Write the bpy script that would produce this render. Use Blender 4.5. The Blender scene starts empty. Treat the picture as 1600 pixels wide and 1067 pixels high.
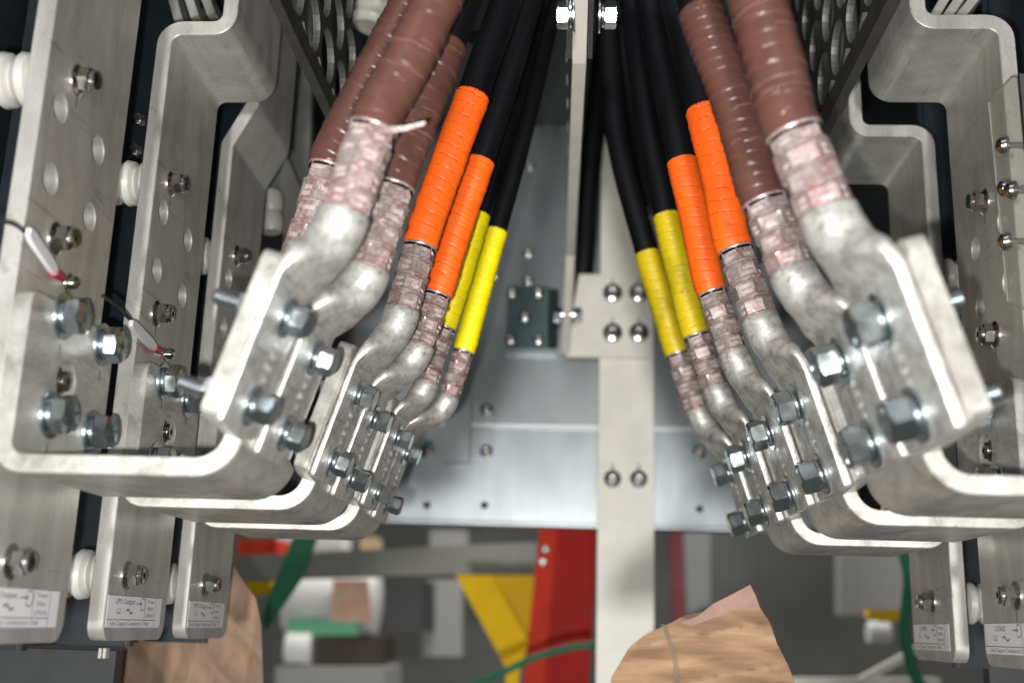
import bpy, bmesh, math, random
import numpy as np
from mathutils import Matrix, Vector
random.seed(7); rng = np.random.default_rng(7)
K = 0.0013                      # metres per design unit
sc = bpy.context.scene
COL = sc.collection

# ------------------------------------------------------------------ camera
F = 1741.0
def _basis():
    dY = np.array([96., 447.5, F]); dY /= np.linalg.norm(dY)
    b = np.array([210., -6817.5, F]); b = b - dY * (b @ dY); dZ = b / np.linalg.norm(b)
    dX = np.cross(dY, dZ)
    if dX[0] < 0: dX = -dX
    return np.stack([dX, dY, dZ], 1)
M = _basis()                    # camera axes (right, down, forward) <- world
def P(u, v, Y=None, X=None, Z=None):
    """photo pixel on the plane Y (or X, Z) = given, design units"""
    d = M.T @ np.array([u - 800., v - 533.5, F])
    t = Y / d[1] if Y is not None else (X / d[0] if X is not None else Z / d[2])
    return d * t
def camdepth(p): return float((M @ np.asarray(p, float))[2])
cam = bpy.data.objects.new('camera', bpy.data.cameras.new('camera'))
COL.objects.link(cam); sc.camera = cam
R = np.stack([M[0], -M[1], -M[2]], 1)
cam.matrix_world = Matrix([list(R[0]) + [0], list(R[1]) + [0], list(R[2]) + [0], [0, 0, 0, 1]])
cam.data.sensor_width = 36; cam.data.lens = F / 1600 * 36
cam.data.clip_start = 0.02; cam.data.clip_end = 60
cam.data.dof.use_dof = True; cam.data.dof.focus_distance = 610 * K; cam.data.dof.aperture_fstop = 4.7
cam.data.dof.aperture_blades = 0

# ------------------------------------------------------------------ light
w = bpy.data.worlds.new("World"); sc.world = w; w.use_nodes = True
bg = w.node_tree.nodes['Background']; bg.inputs[0].default_value = (0.93, 0.96, 1.0, 1); bg.inputs[1].default_value = 0.17
def area(name, loc, size, power, rot=(0, 0, 0), col=(1, 1, 1), shape='RECTANGLE', sy=None):
    l = bpy.data.lights.new(name, 'AREA'); l.energy = power; l.color = col
    l.shape = shape; l.size = size
    if sy: l.size_y = sy
    o = bpy.data.objects.new(name, l); COL.objects.link(o); o.location = [c * K for c in loc]; o.rotation_euler = rot
    return o
area('camera_flash', (-17, 0, -13), 0.010, 6.6, (math.radians(104), 0, math.radians(3)), (1, 0.985, 0.95), 'DISK')
area('added_front_fill', (-60, -2600, -520), 0.30, 118, (math.radians(101), 0, 0), (1, 0.99, 0.96), sy=0.30)  # added frontal fill, no real fixture; evens out near and far brightness
area('added_overhead_fill', (-300, -1200, 1600), 1.2, 4, (math.radians(38), 0, 0), (0.95, 0.98, 1), sy=0.6)  # added overhead fill behind the camera, no known fixture
area('added_rear_fill', (0, 2900, 1500), 1.6, 60, (0, 0, 0), (1, 0.97, 0.92), sy=1.2)  # added fill that brightens the room beyond, no known fixture

sc.view_settings.view_transform = 'Standard'; sc.view_settings.look = 'None'
sc.view_settings.exposure = 0.16; sc.view_settings.gamma = 1

# ------------------------------------------------------------------ materials
MATS = {}
def mat(name, col, metal=0.0, rough=0.5, var=0.0, scale=60, col2=None, bump=0.0, bscale=300, stretch=(1, 1, 1), rvar=0.0, spec=None, contrast=(0.35, 0.65), coat=0.0):
    if name in MATS: return MATS[name]
    m = bpy.data.materials.new(name); m.use_nodes = True; nt = m.node_tree; N = nt.nodes; L = nt.links
    b = N['Principled BSDF']
    b.inputs['Base Color'].default_value = (*col, 1); b.inputs['Metallic'].default_value = metal; b.inputs['Roughness'].default_value = rough
    if spec is not None: b.inputs['Specular IOR Level'].default_value = spec
    if coat: b.inputs['Coat Weight'].default_value = coat; b.inputs['Coat Roughness'].default_value = 0.2
    if var or col2 or bump or rvar:
        tc = N.new('ShaderNodeTexCoord'); mp = N.new('ShaderNodeMapping'); mp.inputs['Scale'].default_value = stretch
        L.new(tc.outputs['Object'], mp.inputs[0])
    if var or col2:
        n = N.new('ShaderNodeTexNoise'); n.inputs['Scale'].default_value = scale; n.inputs['Detail'].default_value = 7; n.inputs['Roughness'].default_value = 0.65
        L.new(mp.outputs[0], n.inputs[0])
        r = N.new('ShaderNodeValToRGB'); r.color_ramp.elements[0].position = contrast[0]; r.color_ramp.elements[1].position = contrast[1]
        c2 = col2 if col2 else tuple(c * (1 - var) for c in col)
        r.color_ramp.elements[0].color = (*c2, 1); r.color_ramp.elements[1].color = (*col, 1)
        L.new(n.outputs[0], r.inputs[0]); L.new(r.outputs[0], b.inputs['Base Color'])
    if rvar:
        n3 = N.new('ShaderNodeTexNoise'); n3.inputs['Scale'].default_value = scale * 1.7; n3.inputs['Detail'].default_value = 6
        L.new(mp.outputs[0], n3.inputs[0]); mr = N.new('ShaderNodeMapRange')
        mr.inputs[1].default_value = 0.3; mr.inputs[2].default_value = 0.7; mr.inputs[3].default_value = max(0.05, rough - rvar); mr.inputs[4].default_value = rough + rvar
        L.new(n3.outputs[0], mr.inputs[0]); L.new(mr.outputs[0], b.inputs['Roughness'])
    if bump:
        n2 = N.new('ShaderNodeTexNoise'); n2.inputs['Scale'].default_value = bscale; n2.inputs['Detail'].default_value = 5
        L.new(mp.outputs[0], n2.inputs[0]); bp = N.new('ShaderNodeBump'); bp.inputs['Strength'].default_value = bump; bp.inputs['Distance'].default_value = 0.001
        L.new(n2.outputs[0], bp.inputs['Height']); L.new(bp.outputs[0], b.inputs['Normal'])
    MATS[name] = m; return m

def metal_worn(name, col, metal, rough, dirt, dscale=40, stretch=(1, 1, 1), scratch=0.25, dirt_lo=0.38, dirt_hi=0.62, bump=0.06, gr_stretch=(1, 1, 1)):
    """plated metal: broad stains, fine grain, thin scratches, uneven gloss"""
    m = bpy.data.materials.new(name); m.use_nodes = True; nt = m.node_tree; N = nt.nodes; L = nt.links
    b = N['Principled BSDF']; b.inputs['Metallic'].default_value = metal
    tc = N.new('ShaderNodeTexCoord')
    def noise(sc_, det, st=(1, 1, 1), rgh=0.6, dist=0.0):
        mp = N.new('ShaderNodeMapping'); mp.inputs['Scale'].default_value = st; L.new(tc.outputs['Object'], mp.inputs[0])
        n = N.new('ShaderNodeTexNoise'); n.inputs['Scale'].default_value = sc_; n.inputs['Detail'].default_value = det
        n.inputs['Roughness'].default_value = rgh; n.inputs['Distortion'].default_value = dist; L.new(mp.outputs[0], n.inputs[0]); return n
    def ramp(n, a, z, ca, cz):
        r = N.new('ShaderNodeValToRGB'); r.color_ramp.elements[0].position = a; r.color_ramp.elements[1].position = z
        r.color_ramp.elements[0].color = (*ca, 1); r.color_ramp.elements[1].color = (*cz, 1); L.new(n.outputs[0], r.inputs[0]); return r
    def mul(a, c, fac=1.0):
        x = N.new('ShaderNodeMix'); x.data_type = 'RGBA'; x.blend_type = 'MULTIPLY'; x.inputs[0].default_value = fac
        L.new(a.outputs['Color'] if 'Color' in a.outputs else a.outputs[2], x.inputs[6]); L.new(c.outputs['Color'] if 'Color' in c.outputs else c.outputs[2], x.inputs[7]); return x
    r1 = ramp(noise(dscale, 8, stretch, 0.7, 0.4), dirt_lo, dirt_hi, dirt, (1, 1, 1))
    r2 = ramp(noise(900, 3, gr_stretch), 0.35, 0.65, (0.86, 0.86, 0.86), (1, 1, 1))
    base = N.new('ShaderNodeRGB'); base.outputs[0].default_value = (*col, 1)
    x = mul(base, r1); x = mul(x, r2)
    r3 = ramp(noise(160, 3, (1, 0.06, 0.5), 0.5, 1.5), 0.62, 0.70, (1, 1, 1), (1 - scratch,) * 3)
    x = mul(x, r3); L.new(x.outputs[2], b.inputs['Base Color'])
    nr = noise(dscale * 2.2, 6, stretch); mr = N.new('ShaderNodeMapRange'); mr.inputs[1].default_value = 0.3; mr.inputs[2].default_value = 0.7
    mr.inputs[3].default_value = rough + 0.12; mr.inputs[4].default_value = rough - 0.08; L.new(nr.outputs[0], mr.inputs[0]); L.new(mr.outputs[0], b.inputs['Roughness'])
    nb = noise(420, 5, gr_stretch); bp = N.new('ShaderNodeBump'); bp.inputs['Strength'].default_value = bump; bp.inputs['Distance'].default_value = 0.001
    L.new(nb.outputs[0], bp.inputs['Height']); L.new(bp.outputs[0], b.inputs['Normal'])
    MATS[name] = m; return m

BUS = metal_worn('tin_plated_busbar', (0.68, 0.672, 0.635), 0.62, 0.42, (0.66, 0.65, 0.63), 26, (1, 1, 0.3), 0.24, 0.35, 0.65, 0.06)
BRK = metal_worn('tin_plated_bracket', (0.68, 0.67, 0.63), 0.55, 0.40, (0.50, 0.48, 0.46), 30, (1, 0.5, 1), 0.25, 0.34, 0.60, 0.08)
LUG = metal_worn('tinned_lug', (0.76, 0.75, 0.72), 0.65, 0.42, (0.55, 0.54, 0.53), 110, (1, 1, 1), 0.4, 0.34, 0.56, 0.22)
ZINC = mat('zinc_plated_steel', (0.64, 0.70, 0.72), 1.0, 0.25, col2=(0.55, 0.62, 0.65), scale=60, bump=0.02, rvar=0.04)
STEEL = mat('stainless_steel', (0.62, 0.61, 0.59), 1.0, 0.17, col2=(0.5, 0.49, 0.47), scale=120, rvar=0.05)
STAMP = mat('stamped_letter', (0.62, 0.60, 0.57), 0.6, 0.42)
DIE = mat('die_number', (0.72, 0.62, 0.60), 0.3, 0.5)
def tape(name, col, rough=0.38, dirt=0.2):
    return mat(name, col, 0, rough, col2=tuple(c * (1 - dirt) for c in col), scale=45, bump=0.14, bscale=380, rvar=0.08, contrast=(0.3, 0.55), spec=0.45)
T_BROWN = tape('brown_vinyl_tape', (0.100, 0.042, 0.032), 0.34, 0.3)
T_ORANGE = tape('orange_vinyl_tape', (0.95, 0.125, 0.006), 0.48, 0.12)
T_YELLOW = tape('yellow_vinyl_tape', (0.90, 0.74, 0.003), 0.46, 0.12)
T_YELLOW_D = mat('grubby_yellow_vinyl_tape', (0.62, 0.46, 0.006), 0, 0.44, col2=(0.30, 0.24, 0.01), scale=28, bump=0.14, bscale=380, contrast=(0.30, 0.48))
JACKET = mat('black_cable_jacket', (0.003, 0.0033, 0.005), 0, 0.55, bump=0.12, bscale=160, stretch=(1, 1, 0.1), rvar=0.12, spec=0.2, scale=40)
LINT = mat('pale_tape_thread', (0.34, 0.22, 0.18), 0, 0.5)
CERAM = mat('glazed_white_insulator', (0.50, 0.485, 0.445), 0, 0.38, var=0.15, scale=30)
DARK = mat('dark_blue_black_paint', (0.012, 0.018, 0.024), 0, 0.35, var=0.4, scale=20, bump=0.02)
DARKG = mat('dark_grey_paint', (0.035, 0.038, 0.04), 0.1, 0.5, var=0.3, scale=15)
GALVU = mat('darkened_galvanised_sheet', (0.27, 0.29, 0.30), 0.9, 0.42, col2=(0.21, 0.228, 0.238), scale=9, stretch=(1, 1, 0.4), bump=0.02, rvar=0.05)  # darker copy of GALV; upper sheet's dim reflection put into the colour
GALV = mat('galvanised_sheet', (0.30, 0.325, 0.34), 0.95, 0.36, col2=(0.24, 0.262, 0.275), scale=14, stretch=(1, 1, 0.4), bump=0.02, rvar=0.04)
CREAM = mat('cream_painted_bar', (0.74, 0.715, 0.635), 0.0, 0.45, var=0.12, scale=22, bump=0.02)
GREYB = mat('grey_bracket_paint', (0.22, 0.22, 0.21), 0.2, 0.5, var=0.25, scale=20)
PERF = mat('perforated_dark_steel', (0.10, 0.098, 0.093), 0.5, 0.4, var=0.3, scale=40)
WHITE = mat('label_white', (0.74, 0.73, 0.75), 0, 0.42, var=0.05, scale=60)
INK = mat('label_ink', (0.03, 0.03, 0.04), 0, 0.5)
GREENINK = mat('green_torque_paint', (0.01, 0.10, 0.08), 0, 0.4)
CARD = mat('brown_cardboard', (0.40, 0.255, 0.155), 0, 0.8, col2=(0.22, 0.13, 0.078), scale=30, stretch=(0.22, 1, 2.0), bump=0.35, bscale=260, contrast=(0.36, 0.62), spec=.2)
CARDL = mat('brown_cardboard_folded', (0.33, 0.225, 0.155), 0, 0.8, col2=(0.19, 0.125, 0.088), scale=24, stretch=(1.6, 1, 0.5), bump=0.35, bscale=260, contrast=(0.36, 0.64), spec=.2)
CARDP = mat('torn_cardboard_face', (0.33, 0.205, 0.165), 0, 0.8, col2=(0.24, 0.14, 0.11), scale=30, bump=0.3, bscale=150)
REDP = mat('red_painted_steel', (0.62, 0.035, 0.012), 0, 0.6, var=0.3, scale=8, spec=0.15)
YELP = mat('yellow_painted_steel', (0.88, 0.56, 0.003), 0, 0.6, var=0.15, scale=8, spec=.15)
GRNP = mat('green_webbing', (0.005, 0.16, 0.07), 0, 0.6, var=0.3, scale=60)
RUB = mat('black_rubber', (0.01, 0.01, 0.012), 0, 0.4)
REDR = mat('red_wire_sleeve', (0.35, 0.005, 0.03), 0, 0.4)

def crimp_mat():
    m = bpy.data.materials.new('red_inked_crimp'); m.use_nodes = True; nt = m.node_tree; N = nt.nodes; L = nt.links
    b = N['Principled BSDF']; b.inputs['Metallic'].default_value = 0.5; b.inputs['Roughness'].default_value = 0.36
    tc = N.new('ShaderNodeTexCoord')
    n = N.new('ShaderNodeTexNoise'); n.inputs['Scale'].default_value = 380; n.inputs['Detail'].default_value = 6; n.inputs['Roughness'].default_value = 0.7
    L.new(tc.outputs['Object'], n.inputs[0])
    r = N.new('ShaderNodeValToRGB'); e = r.color_ramp.elements; e[0].position = 0.28; e[0].color = (0.20, 0.10, 0.10, 1); e[1].position = 0.74; e[1].color = (0.62, 0.57, 0.54, 1)
    a = e.new(0.43); a.color = (0.33, 0.20, 0.19, 1); a = e.new(0.52); a.color = (0.42, 0.29, 0.28, 1); a = e.new(0.62); a.color = (0.52, 0.46, 0.44, 1)
    L.new(n.outputs[0], r.inputs[0])
    n2 = N.new('ShaderNodeTexNoise'); n2.inputs['Scale'].default_value = 70; n2.inputs['Detail'].default_value = 4; L.new(tc.outputs['Object'], n2.inputs[0])
    r2 = N.new('ShaderNodeValToRGB'); r2.color_ramp.elements[0].position = 0.42; r2.color_ramp.elements[1].position = 0.6
    L.new(n2.outputs[0], r2.inputs[0])
    g = N.new('ShaderNodeMix'); g.data_type = 'RGBA'; L.new(r2.outputs[0], g.inputs[0]); L.new(r.outputs[0], g.inputs[6]); g.inputs[7].default_value = (0.46, 0.43, 0.41, 1)
    mx = N.new('ShaderNodeMix'); mx.data_type = 'RGBA'; mx.inputs[0].default_value = 0.45; L.new(r.outputs[0], mx.inputs[6]); L.new(g.outputs[2], mx.inputs[7])
    L.new(mx.outputs[2], b.inputs['Base Color'])
    bp = N.new('ShaderNodeBump'); bp.inputs['Strength'].default_value = 0.12; bp.inputs['Distance'].default_value = 0.001
    L.new(n.outputs[0], bp.inputs['Height']); L.new(bp.outputs[0], b.inputs['Normal'])
    return m
CRIMP = crimp_mat()
def plastic():
    m = bpy.data.materials.new('clear_plastic'); m.use_nodes = True; nt = m.node_tree; N = nt.nodes; L = nt.links
    b = N['Principled BSDF']; b.inputs['Base Color'].default_value = (0.75, 0.74, 0.68, 1); b.inputs['Roughness'].default_value = 0.08
    t = N.new('ShaderNodeBsdfTransparent'); t.inputs[0].default_value = (0.93, 0.93, 0.90, 1); mx = N.new('ShaderNodeMixShader'); mx.inputs[0].default_value = 0.2
    L.new(t.outputs[0], mx.inputs[1]); L.new(b.outputs[0], mx.inputs[2]); L.new(mx.outputs[0], N['Material Output'].inputs[0]); return m
CLEAR = plastic()

# ------------------------------------------------------------------ mesh helpers
class MB:
    def __init__(s): s.v = []; s.f = []; s.mi = []
    def add(s, v, f, mi=0):
        o = len(s.v); s.v += [tuple(map(float, p)) for p in v]; s.f += [tuple(i + o for i in q) for q in f]; s.mi += [mi] * len(f)
    def rings(s, rs, cap0=True, cap1=True, mi=0):
        n = len(rs[0]); v = [p for r in rs for p in r]; f = []
        for k in range(len(rs) - 1):
            for i in range(n):
                j = (i + 1) % n; f.append((k * n + i, k * n + j, (k + 1) * n + j, (k + 1) * n + i))
        if cap0: f.append(tuple(range(n - 1, -1, -1)))
        if cap1: f.append(tuple((len(rs) - 1) * n + i for i in range(n)))
        s.add(v, f, mi)
    def box(s, a, b, mi=0, c=0.0):
        (x0, y0, z0), (x1, y1, z1) = a, b
        v = [(x0, y0, z0), (x1, y0, z0), (x1, y1, z0), (x0, y1, z0), (x0, y0, z1), (x1, y0, z1), (x1, y1, z1), (x0, y1, z1)]
        s.add(v, [(0, 3, 2, 1), (4, 5, 6, 7), (0, 1, 5, 4), (1, 2, 6, 5), (2, 3, 7, 6), (3, 0, 4, 7)], mi)
    def mesh(s, name, mats, origin=(0, 0, 0), smooth=30, weld=False):
        me = bpy.data.meshes.new(name); o = np.array(origin, float)
        vv = ((np.array(s.v) - o) * K).tolist(); me.from_pydata(vv, [], s.f)
        for m in (mats if isinstance(mats, (list, tuple)) else [mats]): me.materials.append(m)
        me.polygons.foreach_set('material_index', s.mi)
        bm = bmesh.new(); bm.from_mesh(me)
        if weld: bmesh.ops.remove_doubles(bm, verts=bm.verts, dist=1e-6)
        bmesh.ops.recalc_face_normals(bm, faces=bm.faces); bm.to_mesh(me); bm.free()
        if smooth:
            me.polygons.foreach_set('use_smooth', [True] * len(me.polygons)); me.set_sharp_from_angle(angle=math.radians(smooth))
        me.update(); return me

def tagp(o, label=None, cat=None, group=None, kind=None):
    for k, v in (('label', label), ('category', cat), ('group', group), ('kind', kind)):
        if v: o[k] = v
    return o
def link(name, me, parent=None, loc=None):
    o = bpy.data.objects.new(name, me); COL.objects.link(o)
    if parent: o.parent = parent
    if loc is not None: o.location = [c * K for c in loc]
    return o
def empty(name, loc, **kw):
    o = bpy.data.objects.new(name, None); COL.objects.link(o); o.location = [c * K for c in loc]; o.empty_display_size = 0.01
    ORG[o.name] = np.array(loc, float); return tagp(o, **kw)
ORG = {}
def part(name, mb, m, parent, smooth=30, sub=None, weld=False):
    """mesh in world units under thing `parent` (or under its part `sub`)"""
    o = link(name, mb.mesh(name, m, ORG[parent.name], smooth, weld), sub if sub else parent); return o
def solo(name, mb, m, loc=None, smooth=30, weld=False, **kw):
    if loc is None: a = np.array(mb.v); loc = a.mean(0); 
    o = link(name, mb.mesh(name, m, loc, smooth, weld), None, loc); return tagp(o, **kw)
def norm(a): a = np.asarray(a, float); return a / np.linalg.norm(a)

def circ(c, e1, e2, r, n=24, fn=None):
    out = []
    for i in range(n):
        t = 2 * math.pi * i / n; rr = r * (fn(t) if fn else 1); out.append(np.asarray(c) + e1 * (rr * math.cos(t)) + e2 * (rr * math.sin(t)))
    return out
def lathe(mb, base, axis, prof, n=28, mi=0, e1=None):
    axis = norm(axis); e1 = norm(np.cross(axis, (0, 0, 1) if abs(axis[2]) < .9 else (0, 1, 0))) if e1 is None else e1; e2 = np.cross(axis, e1)
    mb.rings([circ(np.asarray(base) + axis * h, e1, e2, r, n) for h, r in prof], True, True, mi)
def tube(mb, pts, rad, n=10, mi=0):
    pts = [np.asarray(p, float) for p in pts]
    e1 = None; rs = []
    for i, p in enumerate(pts):
        t = norm(pts[min(i + 1, len(pts) - 1)] - pts[max(i - 1, 0)])
        if e1 is None: e1 = norm(np.cross(t, (0, 0, 1) if abs(t[2]) < .9 else (0, 1, 0)))
        e1 = norm(e1 - t * (e1 @ t)); e2 = np.cross(t, e1)
        rs.append(circ(p, e1, e2, rad[i] if hasattr(rad, '__len__') else rad, n))
    mb.rings(rs, True, True, mi)
def spline(pts, n):
    """Catmull-Rom through points"""
    p = [np.asarray(q, float) for q in pts]; p = [2 * p[0] - p[1]] + p + [2 * p[-1] - p[-2]]; out = []
    seg = len(p) - 3
    for k in range(seg):
        a, b, c, d = p[k:k + 4]
        for i in range(n):
            t = i / n; out.append(0.5 * ((2 * b) + (c - a) * t + (2 * a - 5 * b + 4 * c - d) * t * t + (3 * b - a - 3 * c + d) * t ** 3))
    out.append(p[-2]); return out

def fillet(poly, rad, seg=6):
    """2-D polyline with rounded corners -> points and tangent-consistent path"""
    out = [np.array(poly[0], float)]
    for i in range(1, len(poly) - 1):
        a, b, c = map(lambda q: np.array(q, float), poly[i - 1:i + 2]); r = rad[i - 1] if hasattr(rad, '__len__') else rad
        d1 = norm(a - b); d2 = norm(c - b); ang = math.acos(max(-1, min(1, d1 @ d2))); cut = r / math.tan(ang / 2)
        p1 = b + d1 * cut; p2 = b + d2 * cut; cen = b + norm(d1 + d2) * (r / math.sin(ang / 2))
        a1 = math.atan2(*(p1 - cen)[::-1]); a2 = math.atan2(*(p2 - cen)[::-1]); da = (a2 - a1 + math.pi) % (2 * math.pi) - math.pi
        for k in range(seg + 1):
            t = a1 + da * k / seg; out.append(cen + r * np.array([math.cos(t), math.sin(t)]))
    out.append(np.array(poly[-1], float)); return out
def resample(path, maxlen=1e9, extra=()):
    return path
def strip(mb, path, th, y0f, y1f, ch=0.5):
    """flat bar following a 2-D (x,z) centre path; y0f/y1f give front/back Y at arc length s; chamfered edges"""
    path = [np.array(p, float) for p in path]; s = [0.0]
    for i in range(1, len(path)): s.append(s[-1] + np.linalg.norm(path[i] - path[i - 1]))
    rs = []
    for i, p in enumerate(path):
        t = norm(path[min(i + 1, len(path) - 1)] - path[max(i - 1, 0)])
        nrm = np.array([-t[1], t[0]]); h = th / 2
        if 0 < i < len(path) - 1:
            ta = norm(p - path[i - 1]) if np.linalg.norm(p - path[i - 1]) > 1e-9 else t; k = max(0.5, ta @ t); h = h / k if k < 0.999 else h
        y0, y1 = y0f(s[i]), y1f(s[i])
        def q(a, y): return (p[0] + nrm[0] * a, y, p[1] + nrm[1] * a)
        rs.append([q(h - ch, y0), q(h, y0 + ch), q(h, y1 - ch), q(h - ch, y1), q(-h + ch, y1), q(-h, y1 - ch), q(-h, y0 + ch), q(-h + ch, y0)])
    mb.rings(rs)
    return s[-1]
def cut_holes(me_obj, cutters):
    """boolean the cutters (list of MB cylinders) out of a mesh object, then discard them"""
    for c in cutters:
        cme = c.mesh('cutter', [], (0, 0, 0), 0); co = bpy.data.objects.new('cutter', cme); COL.objects.link(co)
        co.matrix_world = me_obj.matrix_world.inverted() @ me_obj.matrix_world
        md = me_obj.modifiers.new('b', 'BOOLEAN'); md.operation = 'DIFFERENCE'; md.object = co; md.solver = 'EXACT'
        bpy.context.view_layer.update(); dg = bpy.context.evaluated_depsgraph_get()
        nm = bpy.data.meshes.new_from_object(me_obj.evaluated_get(dg)); me_obj.modifiers.clear(); me_obj.data = nm
        bpy.data.objects.remove(co); bpy.data.meshes.remove(cme)
    me_obj.data.polygons.foreach_set('use_smooth', [True] * len(me_obj.data.polygons)); me_obj.data.set_sharp_from_angle(angle=math.radians(30))

TEXT = {}
def text_data(s, size, ext=0.0, align='CENTER'):
    key = (s, size, ext, align)
    if key not in TEXT:
        cu = bpy.data.curves.new('t', 'FONT'); cu.body = s; cu.size = 1; cu.align_x = align; cu.align_y = 'CENTER'; cu.resolution_u = 2; cu.extrude = ext / size if ext else 0
        o = bpy.data.objects.new('t', cu); COL.objects.link(o); bpy.context.view_layer.update()
        me = bpy.data.meshes.new_from_object(o.evaluated_get(bpy.context.evaluated_depsgraph_get()))
        v = np.array([p.co[:] for p in me.vertices]) * size if len(me.vertices) else np.zeros((0, 3)); f = [tuple(p.vertices) for p in me.polygons]
        bpy.data.objects.remove(o); bpy.data.meshes.remove(me); bpy.data.curves.remove(cu); TEXT[key] = (v, f)
    return TEXT[key]
def put_text(mb, s, size, org, ex, ey, ez, ext=0.0, align='CENTER', mi=0, sx=1.0, bend=None):
    v, f = text_data(s, size, ext, align); org = np.asarray(org, float)
    mb.add([org + ex * (p[0] * sx) + ey * p[1] + ez * p[2] for p in v], f, mi)

def copy_thing(root, matrix, label, group=None):
    r = root.copy(); COL.objects.link(r); r.matrix_world = matrix; r['label'] = label
    if group: r['group'] = group
    for ch in root.children:
        c = ch.copy(); COL.objects.link(c); c.parent = r
        for g in ch.children:
            d = g.copy(); COL.objects.link(d); d.parent = c
    return r
def frame(loc, z, x=None):
    z = norm(z); x = norm(np.cross((0, 1, 0) if abs(z[1]) < .9 else (1, 0, 0), z)) if x is None else norm(x - z * (x @ z)); y = np.cross(z, x)
    m = Matrix([[x[0], y[0], z[0], loc[0] * K], [x[1], y[1], z[1], loc[1] * K], [x[2], y[2], z[2], loc[2] * K], [0, 0, 0, 1]]); return m

# ------------------------------------------------------------------ bolts (prototypes built along +Z, base on the clamped face)
EX, EY, EZ = np.eye(3)
def hexr(a, t): 
    u = (t % (math.pi / 3)) - math.pi / 6; return a / math.cos(u)
def hex_head(mb, z0, h, a, n=48, star=0.0, dome=0.0, mi=0):
    ang = [2 * math.pi * i / n for i in range(n)]
    def ring(z, rf): return [np.array([rf(t) * math.cos(t), rf(t) * math.sin(t), z(t) if callable(z) else z]) for t in ang]
    rr = lambda t: hexr(a, t)
    rs = [ring(z0, lambda t: min(rr(t), a * 1.12) ), ring(z0 + h * .06, rr), ring(lambda t: z0 + h - 0.15 - (rr(t) - a * .97) * 0.62, rr), ring(z0 + h, lambda t: a * .93)]
    if dome:
        rs += [ring(z0 + h, lambda t: a * .90), ring(z0 + h + dome * .7, lambda t: a * .88), ring(z0 + h + dome * .95, lambda t: a * .80), ring(z0 + h + dome, lambda t: a * .62)]
        top = z0 + h + dome
    else: top = z0 + h
    if star:
        s = lambda t: star * (1 + 0.16 * math.cos(6 * t))
        rs += [ring(top, s), ring(top - h * .55, lambda t: s(t) * .97)]
    mb.rings(rs, mi=mi)
def washer(mb, z0, th, r, ri, n=40, slit=False):
    m = n if not slit else n - 1
    pr_ = [(ri, z0), (r - th * .15, z0), (r, z0 + th * .25), (r, z0 + th * .75), (r - th * .15, z0 + th), (ri, z0 + th)]
    k = len(pr_); v = []; f = []
    for i in range(n if not slit else n):
        t = 2 * math.pi * i / n * (1 if not slit else 0.985) + 0.3
        dz = (i / n - .5) * th * .5 if slit else 0
        v += [(q[0] * math.cos(t), q[0] * math.sin(t), q[1] + dz) for q in pr_]
    for i in range(m):
        for j in range(k):
            a = i * k + j; b = i * k + (j + 1) % k; c = ((i + 1) % n) * k + (j + 1) % k; d = ((i + 1) % n) * k + j; f.append((a, b, c, d))
    if slit: f += [tuple(range(k)), tuple((n - 1) * k + j for j in range(k))[::-1]]
    mb.add(v, f)
def thread(mb, z0, z1, r, pitch=1.1, n=20, nrm=1):
    rs = []; z = z0; L_ = z1 - z0; k = max(2, int(abs(L_) / pitch * 2)); 
    for i in range(k + 1):
        rr = r if i % 2 else r * .9; rs.append([np.array([rr * math.cos(2 * math.pi * j / n), rr * math.sin(2 * math.pi * j / n), z0 + L_ * i / k]) for j in range(n)])
    e = [np.array([r * .75 * math.cos(2 * math.pi * j / n), r * .75 * math.sin(2 * math.pi * j / n), z1 + (0.8 if z1 > z0 else -.8)]) for j in range(n)]
    mb.rings(rs + [e])

def proto_bolt(name, a, h, rw, mt, star=0.0, dome=0.0, spring=True, nut=None, shank=None, cat='bolt', marks=False, flange=False):
    r = empty(name, (0, 0, 0), label='x', cat=cat); z = 0
    if flange:
        m = MB(); lathe(m, (0, 0, 0), EZ, [(0, rw), (.9, rw), (2.2, a * 1.12)], 32, e1=EX); part('flange', m, mt, r); z = 1.6
    else:
        m = MB(); washer(m, 0.05, 1.3, rw, a * .5); part('flat_washer', m, mt, r); z = 1.35
        if spring: m = MB(); washer(m, z + .25, 2.0, a * 1.02, a * .5, slit=True); part('spring_washer', m, mt, r); z += 2.5
    m = MB(); hex_head(m, z, h, a, star=star, dome=dome); 
    if marks:
        for k in range(3):
            t = k * 2.1 + .4; c = np.array([math.cos(t), math.sin(t), 0]); s_ = np.array([-math.sin(t), math.cos(t), 0]); 
            b = c * a * .62 + EZ * (z + h); pts = [b - s_ * .8 - c * .9, b + s_ * .8 - c * .9, b + s_ * .8 + c * .9, b - s_ * .8 + c * .9]
            m.add(pts + [p + EZ * .35 for p in pts], [(4, 5, 6, 7), (0, 1, 5, 4), (1, 2, 6, 5), (2, 3, 7, 6), (3, 0, 4, 7)])
    part('bolt_head', m, mt, r)
    if shank:
        m = MB(); thread(m, shank[0], shank[1], a * .64); part('threaded_shank', m, mt, r)
    if nut:
        m = MB(); zz = shank[0]; hex_head(m, 0, nut, a); m.v = [(x, y, zz - q) for x, y, q in m.v]; part('nut', m, mt, r)
    return r

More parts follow.
